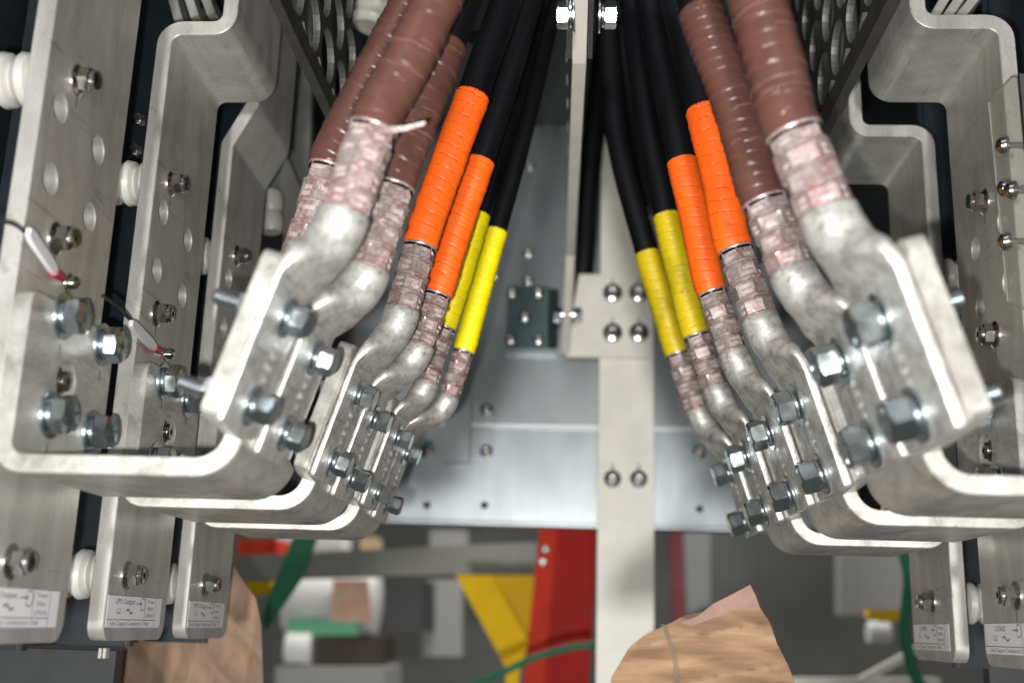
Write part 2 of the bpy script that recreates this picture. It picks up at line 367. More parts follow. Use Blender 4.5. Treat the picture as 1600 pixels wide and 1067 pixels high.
# ------------------------------------------------------------------ busbars
XL, XR = -230.0, 223.5
TH = 8.5
BARS = {('L', 1): (424, 508), ('L', 2): (552, 636), ('L', 3): (672, 752), ('R', 1): (424, 508), ('R', 2): (553, 641), ('R', 3): (690, 772)}
LEGT = 7.5                                      # bracket thickness
ZB = -13
ordn = {1: 'nearest', 2: 'middle', 3: 'farthest'}
def make_bar(side, k):
    s = -1 if side == 'L' else 1; xin = XL if side == 'L' else XR; y0, y1 = BARS[(side, k)]
    xc = xin + s * TH / 2
    if (side, k) == ('L', 3): path = [(xc, 304), (xc + 15, 334), (xc + 15, 560)]; rad = [10, 10]
    elif side == 'L': path = [(xc, 320), (xc + 36, 320), (xc + 36, 560)] if k > 1 else [(xc, 352), (xc + 36, 352), (xc + 36, 560)]; rad = [10, 9]
    else: path = [(xc, 324), (xc - 46, 324), (xc - 46, 560)] if k > 1 else [(xc, 352), (xc - 46, 352), (xc - 46, 560)]; rad = [10, 9]
    pts = fillet([(xc, ZB)] + path, rad)
    cr = 9.0
    pts = [np.array([xc, ZB + d]) for d in (0, .35, 1.3, 2.8, 4.7, 6.8, 9)] + pts[1:]
    def inset(q):
        if q >= cr: return 0
        return cr - math.sqrt(max(0, cr * cr - (cr - q) ** 2))
    m = MB(); strip(m, pts, TH, lambda q: y0 + inset(q), lambda q: y1 - inset(q))
    root = empty('busbar', (xc, (y0 + y1) / 2, ZB), cat='busbar', group='vertical plated busbars in two rows of three')
    bar = part('bar', m, BUS, root)
    cuts = []
    for (yy, zz) in [(y0 + 16, 216), (y0 + 57, 214), (y0 + 16, 182), (y0 + 57, 180)]:
        c = MB(); lathe(c, (xc - 10, yy, zz), EX, [(0, 7.2), (20, 7.2)], 28); cuts.append(c)
    for c in cuts:
        c.v = [tuple(np.array(v) - ORG[root.name]) for v in c.v]
    bar.parent = None; bar.matrix_world = Matrix(); cut_holes(bar, cuts); bar.parent = root
    # thin burr ring round each hole
    for (yy, zz) in [(y0 + 16, 216), (y0 + 57, 214), (y0 + 16, 182), (y0 + 57, 180)]:
        pass
    # paper label
    if True:
        d = 1 if side == 'L' else -1            # reading direction along Y
        nx = np.array([-s * 1.0, 0, 0]); ey = EZ; ex = EY * d
        ya, yb = (y0 + 2, y1 - 8) if side == 'L' else (y1 - 2, y0 + 9)
        zt, zb = 9.5, -6.5
        fx = xin - s * .12
        lm = MB(); lx = fx
        lm.add([(lx, ya, zb), (lx, yb, zb), (lx, yb, zt), (lx, ya, zt), (lx + s * .1, ya, zb), (lx + s * .1, yb, zb), (lx + s * .1, yb, zt), (lx + s * .1, ya, zt)],
               [(0, 1, 2, 3), (4, 5, 6, 7), (0, 1, 5, 4), (1, 2, 6, 5), (2, 3, 7, 6), (3, 0, 4, 7)])
        lab = part('label', lm, WHITE, root, 0)
        tm = MB(); w_ = abs(yb - ya)
        def at(fu, fv): return np.array([fx - s * .06, ya + d * w_ * fu, zb + (zt - zb) * fv])
        t1 = 'UPS Output' if side == 'L' else 'LOAD'; ph = {('L', 1): 'L3', ('L', 2): 'L2', ('L', 3): 'L1', ('R', 1): 'L3', ('R', 2): 'L2', ('R', 3): 'L1'}[(side, k)]
        sxx = 1.35
        put_text(tm, t1, 3.9, at(.30, .80), ex, ey, nx, sx=sxx)
        put_text(tm, ph, 3.9, at(.20, .50), ex, ey, nx, sx=sxx)
        # ~ sign and the tightening arrow as drawn strokes
        def stroke(pp, wd):
            for a, b in zip(pp[:-1], pp[1:]):
                a, b = at(*a), at(*b); dd = norm(b - a); nn = np.cross(nx, dd) * wd / 2; tm.add([a - nn, b - nn, b + nn, a + nn], [(0, 1, 2, 3)])
        stroke([(.33 + .012 * i, .50 + .065 * math.sin(i / 10 * 2 * math.pi)) for i in range(11)], .8)
        stroke([(.62 + .045 * math.cos(t), .74 + .2 * math.sin(t)) for t in np.linspace(-2.6, 2.4, 22)], .45)
        stroke([(.51, .76), (.60, .76)], .5); stroke([(.575, .82), (.605, .76), (.575, .70)], .5)
        stroke([(.0, .24), (.88, .24)], .35); stroke([(.67, .25), (.67, .98)], .35); stroke([(.88, .02), (.88, .98)], .35)
        stroke([(0.002, .985), (.998, .985)], .3)
        for i, q in enumerate(['Torque', '50Nm', '(37lb-ft)']): put_text(tm, q, 2.7, at(.775, .84 - i * .23), ex, ey, nx, sx=1.3)
        put_text(tm, 'Use Copper Conductors Only', 3.0, at(.42, .12), ex, ey, nx, sx=1.38)
        part('label_print', tm, INK, root, 0, sub=lab)
    root['label'] = {('L', 1): 'nearest left vertical busbar, wide pale bar at the left edge of the picture',
                     ('L', 2): 'middle left vertical busbar with offset top bend, labelled UPS Output L2',
                     ('L', 3): 'farthest left vertical busbar, narrow in view, labelled UPS Output L1',
                     ('R', 1): 'nearest right vertical busbar, only just outside the right edge of the view',
                     ('R', 2): 'right vertical busbar at the picture edge behind the clear cover, labelled LOAD L2',
                     ('R', 3): 'inner right vertical busbar with stepped top bend, labelled LOAD L1'}[(side, k)]
    return root
for side in 'LR':
    for k in ((1, 2, 3) if side == 'L' else (2, 3)): make_bar(side, k)

# ------------------------------------------------------------------ U brackets with tilted landing plates
TILT = 0.305
C0 = 108.0
def face(side, y, z, off=0.0):
    s = -1 if side == 'L' else 1
    return np.array([s * (C0 + TILT * (140 - z) - off * 1.045), y, z - 0.0])
def fn(side):                                   # outward normal of landing plate (towards the middle of the cabinet)
    s = -1 if side == 'L' else 1
    return norm([-s, 0, -TILT])
def ft(side):
    s = -1 if side == 'L' else 1
    return norm([-s * TILT, 0, 1])
LUGY = {('L', 1): (408, 461), ('L', 2): (555, 608), ('L', 3): (686, 731), ('R', 1): (398, 461), ('R', 2): (555, 638), ('R', 3): (728, 806)}
PW = {'L': 21.5, 'R': 28.0}
def make_bracket(side, k):
    s = -1 if side == 'L' else 1; xin = XL if side == 'L' else XR; y0, y1 = BARS[(side, k)]; y0 -= .0
    if side == 'R' and k == 3: y0 = 688
    x0 = xin - s * (LEGT / 2 + .15)
    fc = lambda z: face(side, 0, z) - fn(side) * (-LEGT / 2) * -1
    pa = fc(57); pb = fc(133)
    th2 = LEGT
    zc = 56.3
    xcorner = pa[0]
    poly = [(x0, 128), (x0, zc), (xcorner, zc), (pb[0], pb[2])]
    poly[2] = (xcorner + s * .3, zc)
    pts = fillet(poly, [9, 15], 8)
    # densify the tilted leg around the shoulder and the rounded ends
    end = pts[-1]; st = pts[-2]; d = end - st; L_ = np.linalg.norm(d); d = d / L_
    tail = [st + d * q for q in (1.0, 2.0, 2.6, 3.4, 4.6, 6.2, 8.5)] + [st + d * (L_ - q) for q in (5, 3, 1.6, .7, .15)] + [end]
    a0 = pts[0]; lead = [a0 + np.array([0, -q]) for q in (.2, .8, 2, 3.6, 6)]
    pts = [a0] + lead + pts[1:-1] + tail
    sl = [0.0]
    for i in range(1, len(pts)): sl.append(sl[-1] + np.linalg.norm(pts[i] - pts[i - 1]))
    S = sl[-1]; s_sh = sl[len(pts) - len(tail)]  # arc length where the shoulder begins
    fy = {'L': 35, 'R': 33}[side]; yf = (LUGY[(side, k)][0] - (19 if side == 'L' else 27) - (2 if side == 'L' else 5)); yf = min(yf, y0 - 8)
    if side == 'L': yf = {1: 389, 2: 528, 3: 657}[k]
    else: yf = {1: 366, 2: 520, 3: 690}[k]
    yb = LUGY[(side, k)][1] + PW[side] + 5
    def front(q):
        if q < 6: r = 6; return y0 + r - math.sqrt(max(0, r * r - (r - q) ** 2))
        if q <= s_sh: return y0
        t = (q - s_sh) / 4.6
        if t < 1: return y0 + (yf - y0) * (math.sin(min(1, t) * math.pi / 2) ** .6)
        e = S - q
        if e < 5: r = 5; return yf + r - math.sqrt(max(0, r * r - (r - e) ** 2))
        return yf
    def back(q):
        if q < 6: r = 6; return y1 - (r - math.sqrt(max(0, r * r - (r - q) ** 2)))
        if q <= s_sh: return y1
        t = min(1, (q - s_sh) / 4.6); e = S - q; v = y1 + (yb - y1) * t
        if e < 5: r = 5; v -= r - math.sqrt(max(0, r * r - (r - e) ** 2))
        return v
    m = MB(); strip(m, pts, LEGT, front, back, .45)
    root = empty('busbar_bracket', (x0, y0, zc), cat='bracket', group='bent landing brackets bolted to the busbars')
    o = part('bent_plate', m, BRK, root)
    c = MB(); lathe(c, (x0 - 10, (y0 + y1) / 2 - 2 if side == 'L' else (y0 + y1) / 2, 97), EX, [(0, 9.5), (20, 9.5)], 28)
    c.v = [tuple(np.array(v) - ORG[root.name]) for v in c.v]
    o.parent = None; o.matrix_world = Matrix(); cut_holes(o, [c]); o.parent = root
    side_w = 'left' if side == 'L' else 'right'
    root['label'] = {1: f'nearest {side_w} bent plated bracket carrying the brown taped cable lugs', 2: f'middle {side_w} bent plated bracket carrying the orange taped cable lugs',
                     3: f'farthest {side_w} bent plated bracket carrying the yellow taped cable lugs'}[k]
    return root
for side in 'LR':
    for k in (1, 2, 3): make_bracket(side, k)

# ------------------------------------------------------------------ cables with lugs
# side, row, slot, colour, barrel bottom px, barrel top px, tape top px (or None), black path px.., half width px, Y list
CABLES = [
 ('L', 1, 'A', 'brown', (537, 338), (583, 202), [(640, 90), (705, -50)], [(735, -130)], 40),
 ('L', 1, 'B', 'brown', (574, 424), (615, 291), [(655, 175), (697, 66)], [(725, -10), (760, -100)], 35),
 ('L', 1, 'C', 'brown', (474, 392), (513, 262), [(575, 130), (640, 6)], [(670, -60)], 32),
 ('L', 2, 'A', 'orange', (628, 487), (656, 385), [(697, 262), (739, 148)], [(775, 45), (815, -60)], 27.5),
 ('L', 2, 'B', 'orange', (655, 542), (683, 460), [(717, 350), (751, 251)], [(790, 130), (840, -40)], 23.5),
 ('L', 3, 'A', 'yellow', (666, 600), (694, 512), [(722, 425), (748, 334)], [(800, 160), (852, -30)], 19),
 ('L', 3, 'B', 'yellow', (700, 622), (724, 549), [(748, 462), (776, 360)], [(822, 190), (872, -30)], 17.5),
 ('R', 1, 'A', 'brown', (1293, 335), (1240, 208), [(1210, 100), (1168, -50)], [(1150, -130)], 46),
 ('R', 1, 'B', 'brown', (1238, 425), (1194, 314), [(1150, 170), (1093, 15)], [(1075, -60)], 36),
 ('R', 2, 'A', 'orange', (1187, 498), (1149, 390), [(1125, 280), (1098, 170)], [(1070, 60), (1045, -40)], 28.5),
 ('R', 2, 'B', 'orange', (1146, 552), (1113, 457), [(1088, 350), (1065, 251)], [(1035, 110), (1005, -40)], 24),
 ('R', 3, 'A', 'yellow', (1118, 607), (1088, 524), [(1063, 430), (1041, 336)], [(1005, 150), (982, -40)], 21.5),
 ('R', 3, 'B', 'yellow', (1090, 642), (1059, 553), [(1034, 470), (1011, 395)], [(962, 200), (945, -40)], 20),
]
def slot_y(side, k, slot):
    if slot == 'C': return 505
    return LUGY[(side, k)][0 if slot == 'A' else 1]
def superring(c, e1, e2, a, b, p, n=40):
    out = []
    for i in range(n):
        t = 2 * math.pi * (i + .5) / n; ct, st = math.cos(t), math.sin(t)
        out.append(c + e1 * (a * math.copysign(abs(ct) ** (2 / p), ct)) + e2 * (b * math.copysign(abs(st) ** (2 / p), st)))
    return out
def make_cable(side, k, slot, colour, b0, b1, tp, bk, hw):
    s = -1 if side == 'L' else 1; y = slot_y(side, k, slot)
    B0 = P(*b0, Y=y); B1 = P(*b1, Y=y); r = hw / F * camdepth((B0 + B1) / 2)
    flip = -1 if slot == 'C' else 1
    n_ = fn(side) * flip; t_ = ft(side); pw = PW[side]
    if slot == 'C': pw = 20
    pth = 3.4 if side == 'L' else 5.5
    base = lambda z: (face(side, y, z, 0) if flip == 1 else face(side, y, z, 0) - fn(side) * (LEGT + .1)) + n_ * (pth / 2 + .1)
    zb = {'A': 68.5, 'B': 65 if side == 'L' else 68.5, 'C': 68}[slot]
    pad0 = base(zb); pad1 = base(124)
    ax = norm(B1 - B0)
    root = empty('power_cable', pad0, cat='cable', group='taped power cables with compression lugs')
    # --- lug : pad, neck
    m = MB(); rs = []
    for q, inset in ((0, 1.2), (.5, .35), (1.5, 0), (30, 0)): rs.append(superring(pad0 + t_ * q, EY, n_, pw - inset, pth / 2 - inset * .5, 7))
    rs.append(superring(pad1, EY, n_, pw, pth / 2, 7))
    dist = np.linalg.norm(B0 - pad1); h1, h2 = dist * .12, dist * .42
    for i in range(1, 15):
        u = i / 14; a_, b_, c_, d_ = (1 - u) ** 3, 3 * u * (1 - u) ** 2, 3 * u * u * (1 - u), u ** 3
        c = pad1 * a_ + (pad1 + t_ * h1) * b_ + (B0 - ax * h2) * c_ + B0 * d_
        tg = norm((t_ * h1) * 3 * (1 - u) ** 2 + 6 * u * (1 - u) * ((B0 - ax * h2) - (pad1 + t_ * h1)) + 3 * u * u * ax * h2)
        e1 = norm(EY - tg * (EY @ tg)); e2 = norm(np.cross(tg, e1)); e2 = e2 if e2 @ n_ > 0 else -e2
        w_ = u * u * (3 - 2 * u)
        aa = np.interp(u, [0, .25, .45, .7, 1], [pw, pw * 1.03, pw * 1.0, r * 1.12, r * 1.03])
        bb = np.interp(u, [0, .12, .3, .5, .72, 1], [pth / 2, pth * .60, r * .36, r * .66, r * 1.02, r * 1.03])
        pp = np.interp(u, [0, .12, .35, .55, .75, 1], [7, 5.5, 3.6, 2.5, 2.1, 2.05])
        rs.append(superring(c, e1, e2, aa, bb, pp))
    Lb = np.linalg.norm(B1 - B0)
    e1 = norm(EY - ax * (EY @ ax)); e2 = norm(np.cross(ax, e1)); e2 = e2 if e2 @ n_ > 0 else -e2
    rs.append(superring(B0 + ax * .8, e1, e2, r, r, 2)); rs.append(superring(B0 + ax * 1.6, e1, e2, r * .78, r * .78, 2)); rs.append(superring(B1 - ax * .5, e1, e2, r * .78, r * .78, 2))
    m.rings(rs)
    # stamped lettering on the pad between the bolt rows
    if slot != 'C':
        d = 1 if side == 'L' else -1
        for j, q in enumerate(['1000', '750', '1000', '750']):
            po = base(103 - j * 4.6) + n_ * (pth / 2 - .02) + EY * d * 3
            put_text(m, q, 4.0, po, EY * d, t_, n_, ext=.07, mi=1, sx=1.0)
    lug = part('cable_lug', m, [LUG, STAMP], root, 50)
    # --- crimped bands
    nb = 4 if hw > 22 else 4
    ph0 = {'L': 0.35, 'R': 0.15}[side]
    vdir = norm(-(B0 + B1) / 2); vd = norm(vdir - ax * (vdir @ ax)); vd2 = np.cross(ax, vd)
    for i in range(nb):
        bm_ = MB(); g = Lb / nb; c0 = B0 + ax * (g * i + .4); L2 = g
        rot = ph0 + rng.uniform(-.22, .22) + (math.pi / 6 if i % 2 and side == 'R' else 0)
        def hring(c, ap, corner, n=48):
            out = []
            for j in range(n):
                t = 2 * math.pi * j / n; rr = min(hexr(ap, t), corner); tt = t + rot - math.pi / 6
                out.append(c + vd * rr * math.cos(tt) + vd2 * rr * math.sin(tt))
            return out
        apo = r * rng.uniform(.83, .87)
        bm_.rings([hring(c0, r * .9, r * .9), hring(c0 + ax * .2, r * .93, r * .93), hring(c0 + ax * L2 * .07, r * .99, r * .99), hring(c0 + ax * L2 * .12, r * .99, r * .99), hring(c0 + ax * L2 * .20, apo, r * 1.0),
                   hring(c0 + ax * L2 * .84, apo, r * 1.0), hring(c0 + ax * L2 * .91, r * .985, r * .985), hring(c0 + ax * (L2 - .2), r * .93, r * .93), hring(c0 + ax * (L2 - .1), r * .9, r * .9)])
        # die numbers pressed on the facets seen
        for fc_ in (-1, 0, 1):
            t0 = rot + fc_ * math.pi / 3; nrm_ = vd * math.cos(t0) + vd2 * math.sin(t0); tan = np.cross(ax, nrm_)
            if rng.random() < .12: continue
            ex = tan if (M @ tan)[0] > 0 else -tan; eyy = ax
            for jj, dq in enumerate((.38, .68)):
                if rng.random() < .8: put_text(bm_, '1000' if (fc_ + i) % 2 == 0 else '750', L2 * .27, c0 + ax * L2 * (dq + rng.uniform(-.04, .04)) + nrm_ * (apo + .03) + tan * rng.uniform(-.12, .12) * r, ex, eyy, nrm_, ext=.06, mi=1, sx=1.15)
        part('crimp_band', bm_, [CRIMP, DIE], root, 28, sub=lug)
    # --- cable jacket
    far = [P(*q, Y=y) for q in bk]; tps = [P(*q, Y=y) for q in tp]
    rj = r * .955
    full = spline([B1, B1 + ax * 9] + tps + far, 40); path = [B1 - ax * 2] + full
    m = MB(); tube(m, path, rj, 24); part('cable_jacket', m, JACKET, root, 60)
    m = MB(); lathe(m, B1 - ax * .35, ax, [(-.6, r * .7), (-.6, r * .98), (-.2, r * 1.0), (.5, r * 1.0), (.5, r * .9)], 36); part('barrel_rim', m, CRIMP, root, 30, sub=lug)
    # --- spiral wound tape
    tpath = full[:40 * (1 + len(tps)) + 1]
    s_ = [0.0]
    for i in range(1, len(tpath)): s_.append(s_[-1] + np.linalg.norm(tpath[i] - tpath[i - 1]))
    S = s_[-1]; n = 32; pitch = r * (rng.uniform(.52, .64) if colour == 'brown' else rng.uniform(.68, .82)); e1 = None; rs = []; ph = rng.uniform(0, 6.28); ht = rng.uniform(.9, 1.1)
    steps = int(S / .42); xs = np.array(tpath); sa = np.array(s_)
    wob = [rng.uniform(-.22, .22) for _ in range(200)]; lip = [rng.uniform(.016, .066) for _ in range(200)]
    tm = MB()
    for i in range(steps + 1):
        q = S * i / steps; c = np.array([np.interp(q, sa, xs[:, j]) for j in range(3)])
        qa, qb = max(0, q - 1), min(S, q + 1); tg = norm([np.interp(qb, sa, xs[:, j]) - np.interp(qa, sa, xs[:, j]) for j in range(3)])
        if e1 is None: e1 = norm(np.cross(tg, (0, 1, 0)))
        e1 = norm(e1 - tg * (e1 @ tg)); e2 = np.cross(tg, e1); ring = []
        env = 1.0 - 0.02 * math.exp(-q / 6)
        for j in range(n):
            th = 2 * math.pi * j / n
            u = q / pitch + th / (2 * math.pi) + 0.10 * math.sin(th + ph) ; k2 = int(math.floor(u)) % 199; fr = u - math.floor(u) + wob[k2] * .55 * math.sin(2 * th + k2)
            fr -= math.floor(fr)
            saw = (.012 + lip[k2] * (1 - fr)) if colour == 'brown' else (.03 + .7 * lip[k2] * fr - .045 * (1 if fr < .07 else 0))
            rr = r * (.985 + saw + 0.006 * math.sin(3 * th + q * .13 + ph) + .006 * math.sin(q * .31 + ph)) * env
            if q < .8 or q > S - .6: rr = r * .955
            ring.append(c + e1 * rr * math.cos(th) + e2 * rr * math.sin(th))
        rs.append(ring)
    tm.rings(rs)
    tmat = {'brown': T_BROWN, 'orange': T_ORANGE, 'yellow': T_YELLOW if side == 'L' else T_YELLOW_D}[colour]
    part('tape_wrap', tm, tmat, root, 40)
    # loose tape threads
    if slot in 'AB' and k < 3:
        for _ in range(5 if colour == 'brown' else 2):
            hm = MB()
            q = S * rng.uniform(.08, .95); c = np.array([np.interp(q, sa, xs[:, j]) for j in range(3)]); a0 = math.pi / 2 * rng.uniform(-1, 1); pts = []
            ax2 = norm(np.array([np.interp(min(S, q + 2), sa, xs[:, j]) - c[j] for j in range(3)])); v1 = norm(-c - ax2 * (-c @ ax2)); v2 = np.cross(ax2, v1)
            for i in range(16):
                th = a0 - 1.1 + 2.2 * i / 15; rr = r * (1.03 + .012 * math.sin(i * .5)); pts.append(c + (v1 * math.cos(th) + v2 * math.sin(th)) * rr + ax2 * (pitch * th / 6.28 + .18 * math.sin(i * .9)))
            tube(hm, pts, .08, 5)
            part('loose_thread', hm, LINT if colour == 'brown' else tmat, root)
    side_w = 'left' if side == 'L' else 'right'
    lab = {'A': f'black power cable wrapped in {colour} tape, front one of the {side_w} {colour} pair', 'B': f'black power cable wrapped in {colour} tape, rear one of the {side_w} {colour} pair',
           'C': 'black power cable wrapped in brown tape, third cable behind the left landing plate'}[slot]
    root['label'] = lab
    # cut cable tie ear on the nearest left lug
    if (side, k, slot) == ('L', 1, 'A'):
        fm = MB(); a = P(560, 193, Y=y - 8); b = P(664, 193, Y=y - 10); mid = P(612, 203, Y=y - 11)
        pts = spline([a, mid, b], 8); up = norm(ax); rs = []
        for i, p in enumerate(pts):
            wd = 1.9 * (1 - .6 * i / len(pts)); rs.append([p - up * wd, p + up * wd + vd * .3, p + up * wd - vd * .8, p - up * wd - vd * .8])
        fm.rings(rs); part('tape_flap', fm, CRIMP, root)
    return root
for c in CABLES: make_cable(*c)

def plain(pts, r, label):
    root = empty('power_cable', pts[0], label=label, cat='cable', group='black power cables without coloured tape')
    m = MB(); tube(m, spline(pts, 14), r, 24); part('cable_jacket', m, JACKET, root, 60)
plain([P(906, 480, Y=1262), P(912, 400, Y=1250), P(925, 230, Y=1180), P(948, 60, Y=1080), P(962, -60, Y=1000)], 13, 'added black tube filling the dark strip behind the cream hanging bar')  # black tube added to fill the dark strip beside the hanging bar
plain([P(800, 262, Y=900), P(815, 190, Y=900), P(845, 60, Y=880), P(868, -60, Y=860)], 9.5, 'plain black cable between the left yellow taped cables and the hanging bar')
plain([P(745, 60, Y=640), P(765, -10, Y=640), P(790, -90, Y=640)], 10, 'plain black cable at the top behind the rear left brown taped cable')
plain([P(1015, 330, Y=880), P(992, 180, Y=880), P(970, 40, Y=860), P(955, -60, Y=850)], 9.5, 'plain black cable at the top between the right yellow taped cables')
plain([P(1075, 240, Y=720), P(1056, 120, Y=720), P(1035, 0, Y=710), P(1020, -80, Y=700)], 10, 'plain black cable rising behind the front right orange taped cable')

# ------------------------------------------------------------------ bolts in place
lugbolt = {'L': proto_bolt('hex_bolt', 5.4, 6.2, 8.2, ZINC, nut=5.0, shank=(-9 - LEGT + 3, -29)), 'R': proto_bolt('hex_bolt', 7.6, 8.4, 10.5, ZINC, nut=8, shank=(-LEGT - 3, -29), marks=True)}
used = set()
def place(proto, M_, label, group):
    if proto.name not in used:
        used.add(proto.name); proto.matrix_world = M_; proto['label'] = label; proto['group'] = group; return proto
    return copy_thing(proto, M_, label, group)
rowname = {1: 'brown', 2: 'orange', 3: 'yellow'}
for side in 'LR':
    sw = 'left' if side == 'L' else 'right'; th = 3.6 if side == 'L' else 5.7
    for k in (1, 2, 3):
        for si, slot in enumerate('AB'):
            y = LUGY[(side, k)][si]
            for zz, ud in ((113.5 - (3 if (slot == 'B' and side == 'L') else 0), 'upper'), (79 - (1.5 if (slot == 'B' and side == 'L') else 0), 'lower')):
                # stud must start at plate back face: shank coordinates relative to base of washer
                p = face(side, y, zz) + fn(side) * th; a = rng.uniform(0, 1.0)
                x = math.cos(a) * EY + math.sin(a) * ft(side)
                place(lugbolt[side], frame(p, fn(side), x), f"{ud} zinc hex bolt through the {'front' if slot == 'A' else 'rear'} {rowname[k]} taped lug on the {sw} side", 'zinc bolts clamping the cable lugs')
for side in 'LR':
    pass
barbolt = proto_bolt('flange_bolt', 5.0, 5.6, 7.4, STEEL, star=1.7, dome=2.2, flange=True)
bigbolt = proto_bolt('large_hex_bolt', 7.4, 6.2, 10.2, ZINC, star=2.4)
GB = 'small flange bolts on the busbars'
def clock(proto, p, s, label, group):
    a = rng.uniform(0, 1.0); return place(proto, frame(p, np.array([-s, 0, 0.]), math.cos(a) * EY + math.sin(a) * EZ), label, group)
torq = MB()
for side in 'LR':
    s = -1 if side == 'L' else 1; xin = XL if side == 'L' else XR; sw = 'left' if side == 'L' else 'right'
    for k in (1, 2, 3):
        y0, y1 = BARS[(side, k)]; yb = y0 + (28 if side == 'L' else 38); 
        if k == 2 and side == 'L': yb = 574
        if side == 'R' and k == 1: continue
        for zz, nm in ((235, 'top'), (159, 'middle'), (19.5 if side == 'L' else 22.5, 'bottom')):
            clock(barbolt, (xin, yb, zz), s, f'{nm} stainless flange bolt on the {ordn[k]} {sw} busbar' + (' above its label' if nm == 'bottom' else ''), GB)
            m = MB(); a = rng.uniform(-.3, .3)
            q = np.array([xin - s * .08, yb + 1, zz - 7.4]); m.add([q, q + (0, .9, 0), q + (0, .9 + a, -5), q + (0, a, -5)], [(0, 1, 2, 3)])
            solo('torque_mark', m, GREENINK, smooth=0, label=f'thin green torque paint line under the {nm} flange bolt of the {ordn[k]} {sw} busbar', cat='paint mark', group='green torque paint lines')
        xl = xin - s * (LEGT + .3)
        yy = (y0 + 28, y0 + 70) if side == 'L' else (y0 + 30, y0 + 72)
        if (side, k) == ('L', 2): yy = (574, 613)
        for yv, fb in zip(yy, ('front', 'back')):
            for zz, ud in ((123.5 if fb == 'front' else 121.5, 'upper'), (80.5, 'lower')):
                clock(bigbolt, (xl, yv, zz - (2 if k == 2 else 0)), s, f'large hex bolt, {ud} {fb} one of four fixing the {ordn[k]} {sw} bracket to its busbar', 'large hex bolts fixing the brackets')
                m = MB(); q = np.array([xl - s * .1, yv + 1, zz - 12]); m.add([q, q + (0, 1.0, 0), q + (0, 1.2, -4.5), q + (0, .2, -4.5)], [(0, 1, 2, 3)])
                solo('torque_mark', m, GREENINK, smooth=0, label=f'green torque paint line below the {ud} {fb} large bolt on the {ordn[k]} {sw} bracket', cat='paint mark', group='green torque paint lines')
        ym = (y0 + y1) / 2 - 2 if side == 'L' else (y0 + y1) / 2
        clock(barbolt, (xin, ym - 2, 97), s, f'flange bolt seen through the round hole of the {ordn[k]} {sw} bracket', GB)
        # standoff insulators on the outer face
        for zz, nm in ((235, 'upper'), (19.5 if side == 'L' else 22.5, 'lower')):
            m = MB(); xo = xin + s * TH; prof = []; h = 0.0
            for i in range(4): prof += [(h, 9.5), (h + 1.5, 12.3), (h + 5, 13), (h + 7.5, 11.5), (h + 9, 9.5)]; h += 10
            prof += [(h, 9), (h + 4, 9)]
            lathe(m, (xo, yb, zz), np.array([s, 0, 0.]), prof, 36)
            solo('standoff_insulator', m, CERAM, loc=(xo, yb, zz), label=f'{nm} ribbed white standoff insulator behind the {ordn[k]} {sw} busbar', cat='insulator', group='ribbed standoff insulators')

# sense wires with white markers on the first two left busbars
def wire(pts, tag_a, tag_b, scr, label, blab):
    root = empty('sense_wire', scr, label=label, cat='wire', group='sense wires with markers')
    m = MB(); tube(m, spline(pts, 12), .9, 10); part('wire', m, RUB, root)
    m = MB(); a, b = np.asarray(tag_a), np.asarray(tag_b); d = norm(b - a); sd = norm(np.cross(d, (1, 0, 0))); rs = []
    for t, w_ in ((0, 1.6), (.1, 2.6), (.85, 2.6), (1, 1.5)):
        c = a + (b - a) * t; rs.append([c - sd * w_ - EX * .5, c + sd * w_ - EX * .5, c + sd * w_ + EX * 1.6, c - sd * w_ + EX * 1.6])
    m.rings(rs); mk = part('marker_sleeve', m, WHITE, root)
    m = MB(); tube(m, [b, b + (np.asarray(scr) - b) * .55], [2.3, 1.9], 12); part('red_sleeve', m, REDR, root)
    m = MB(); lathe(m, np.asarray(scr) - EX * .2, EX, [(0, 4.2), (1, 4.2), (1.1, 2.9), (3.8, 2.9), (4.8, 1.6)], 20); part('terminal_screw', m, STEEL, root)
for k, (ws, ta, tb, scr) in {1: ([(-20, 340), (0, 345), (25, 352), (48, 372)], (42, 362), (84, 424), (107, 442)), 2: ([(160, 462), (185, 480), (205, 502), (215, 515)], (203, 505), (240, 543), (260, 553))}.items():
    y0 = BARS[('L', k)][0]
    w3 = [P(u, v, X=-224) for u, v in ws]
    wire(w3, P(*ta, X=-222), P(*tb, X=-226), P(*scr, X=-229), f'thin black wire with white marker and red sleeve screwed to the {ordn[k]} left busbar', '')

# ------------------------------------------------------------------ clear cover on the right busbar
ccx = 212.0
root = empty('clear_cover', P(1575, 300, X=ccx), label='transparent plastic cover with a slanted corner over the right busbar at the picture edge', cat='plastic cover')
oc = [P(u, v, X=ccx) for u, v in ((1545, 160), (1581, 120), (1640, 120), (1640, 500), (1575, 472))]
m = MB(); m.rings([[p for p in oc], [p + EX * 1.6 for p in oc]]); part('cover_sheet', m, CLEAR, root, 0)
m = MB()
for a, b in zip(oc, oc[1:] + oc[:1]): tube(m, [a, b], .55, 8)
part('cover_edge', m, mat('cover_edge', (.35, .34, .31), .3, .25), root)
m = MB(); a, b = P(1592, 125, X=ccx - 3), P(1600, 480, X=ccx - 3); m.box((ccx - 5, a[1] - 6, b[2]), (ccx - 1, a[1] - 3, a[2])); part('hinge_strip', m, STEEL, root)
for (u, v) in ((1573, 228), (1575, 295), (1586, 298), (1577, 378)):
    m = MB(); p = P(u, v, X=ccx); lathe(m, p - EX * .2, -EX, [(0, 4.8), (1.4, 4.9), (3.8, 3.8), (5.0, 1.6)], 20)
    lathe(m, p + EX * 1.7, EX, [(0, 1.8), (9.5, 1.8)], 12); part('cover_screw', m, STEEL, root)

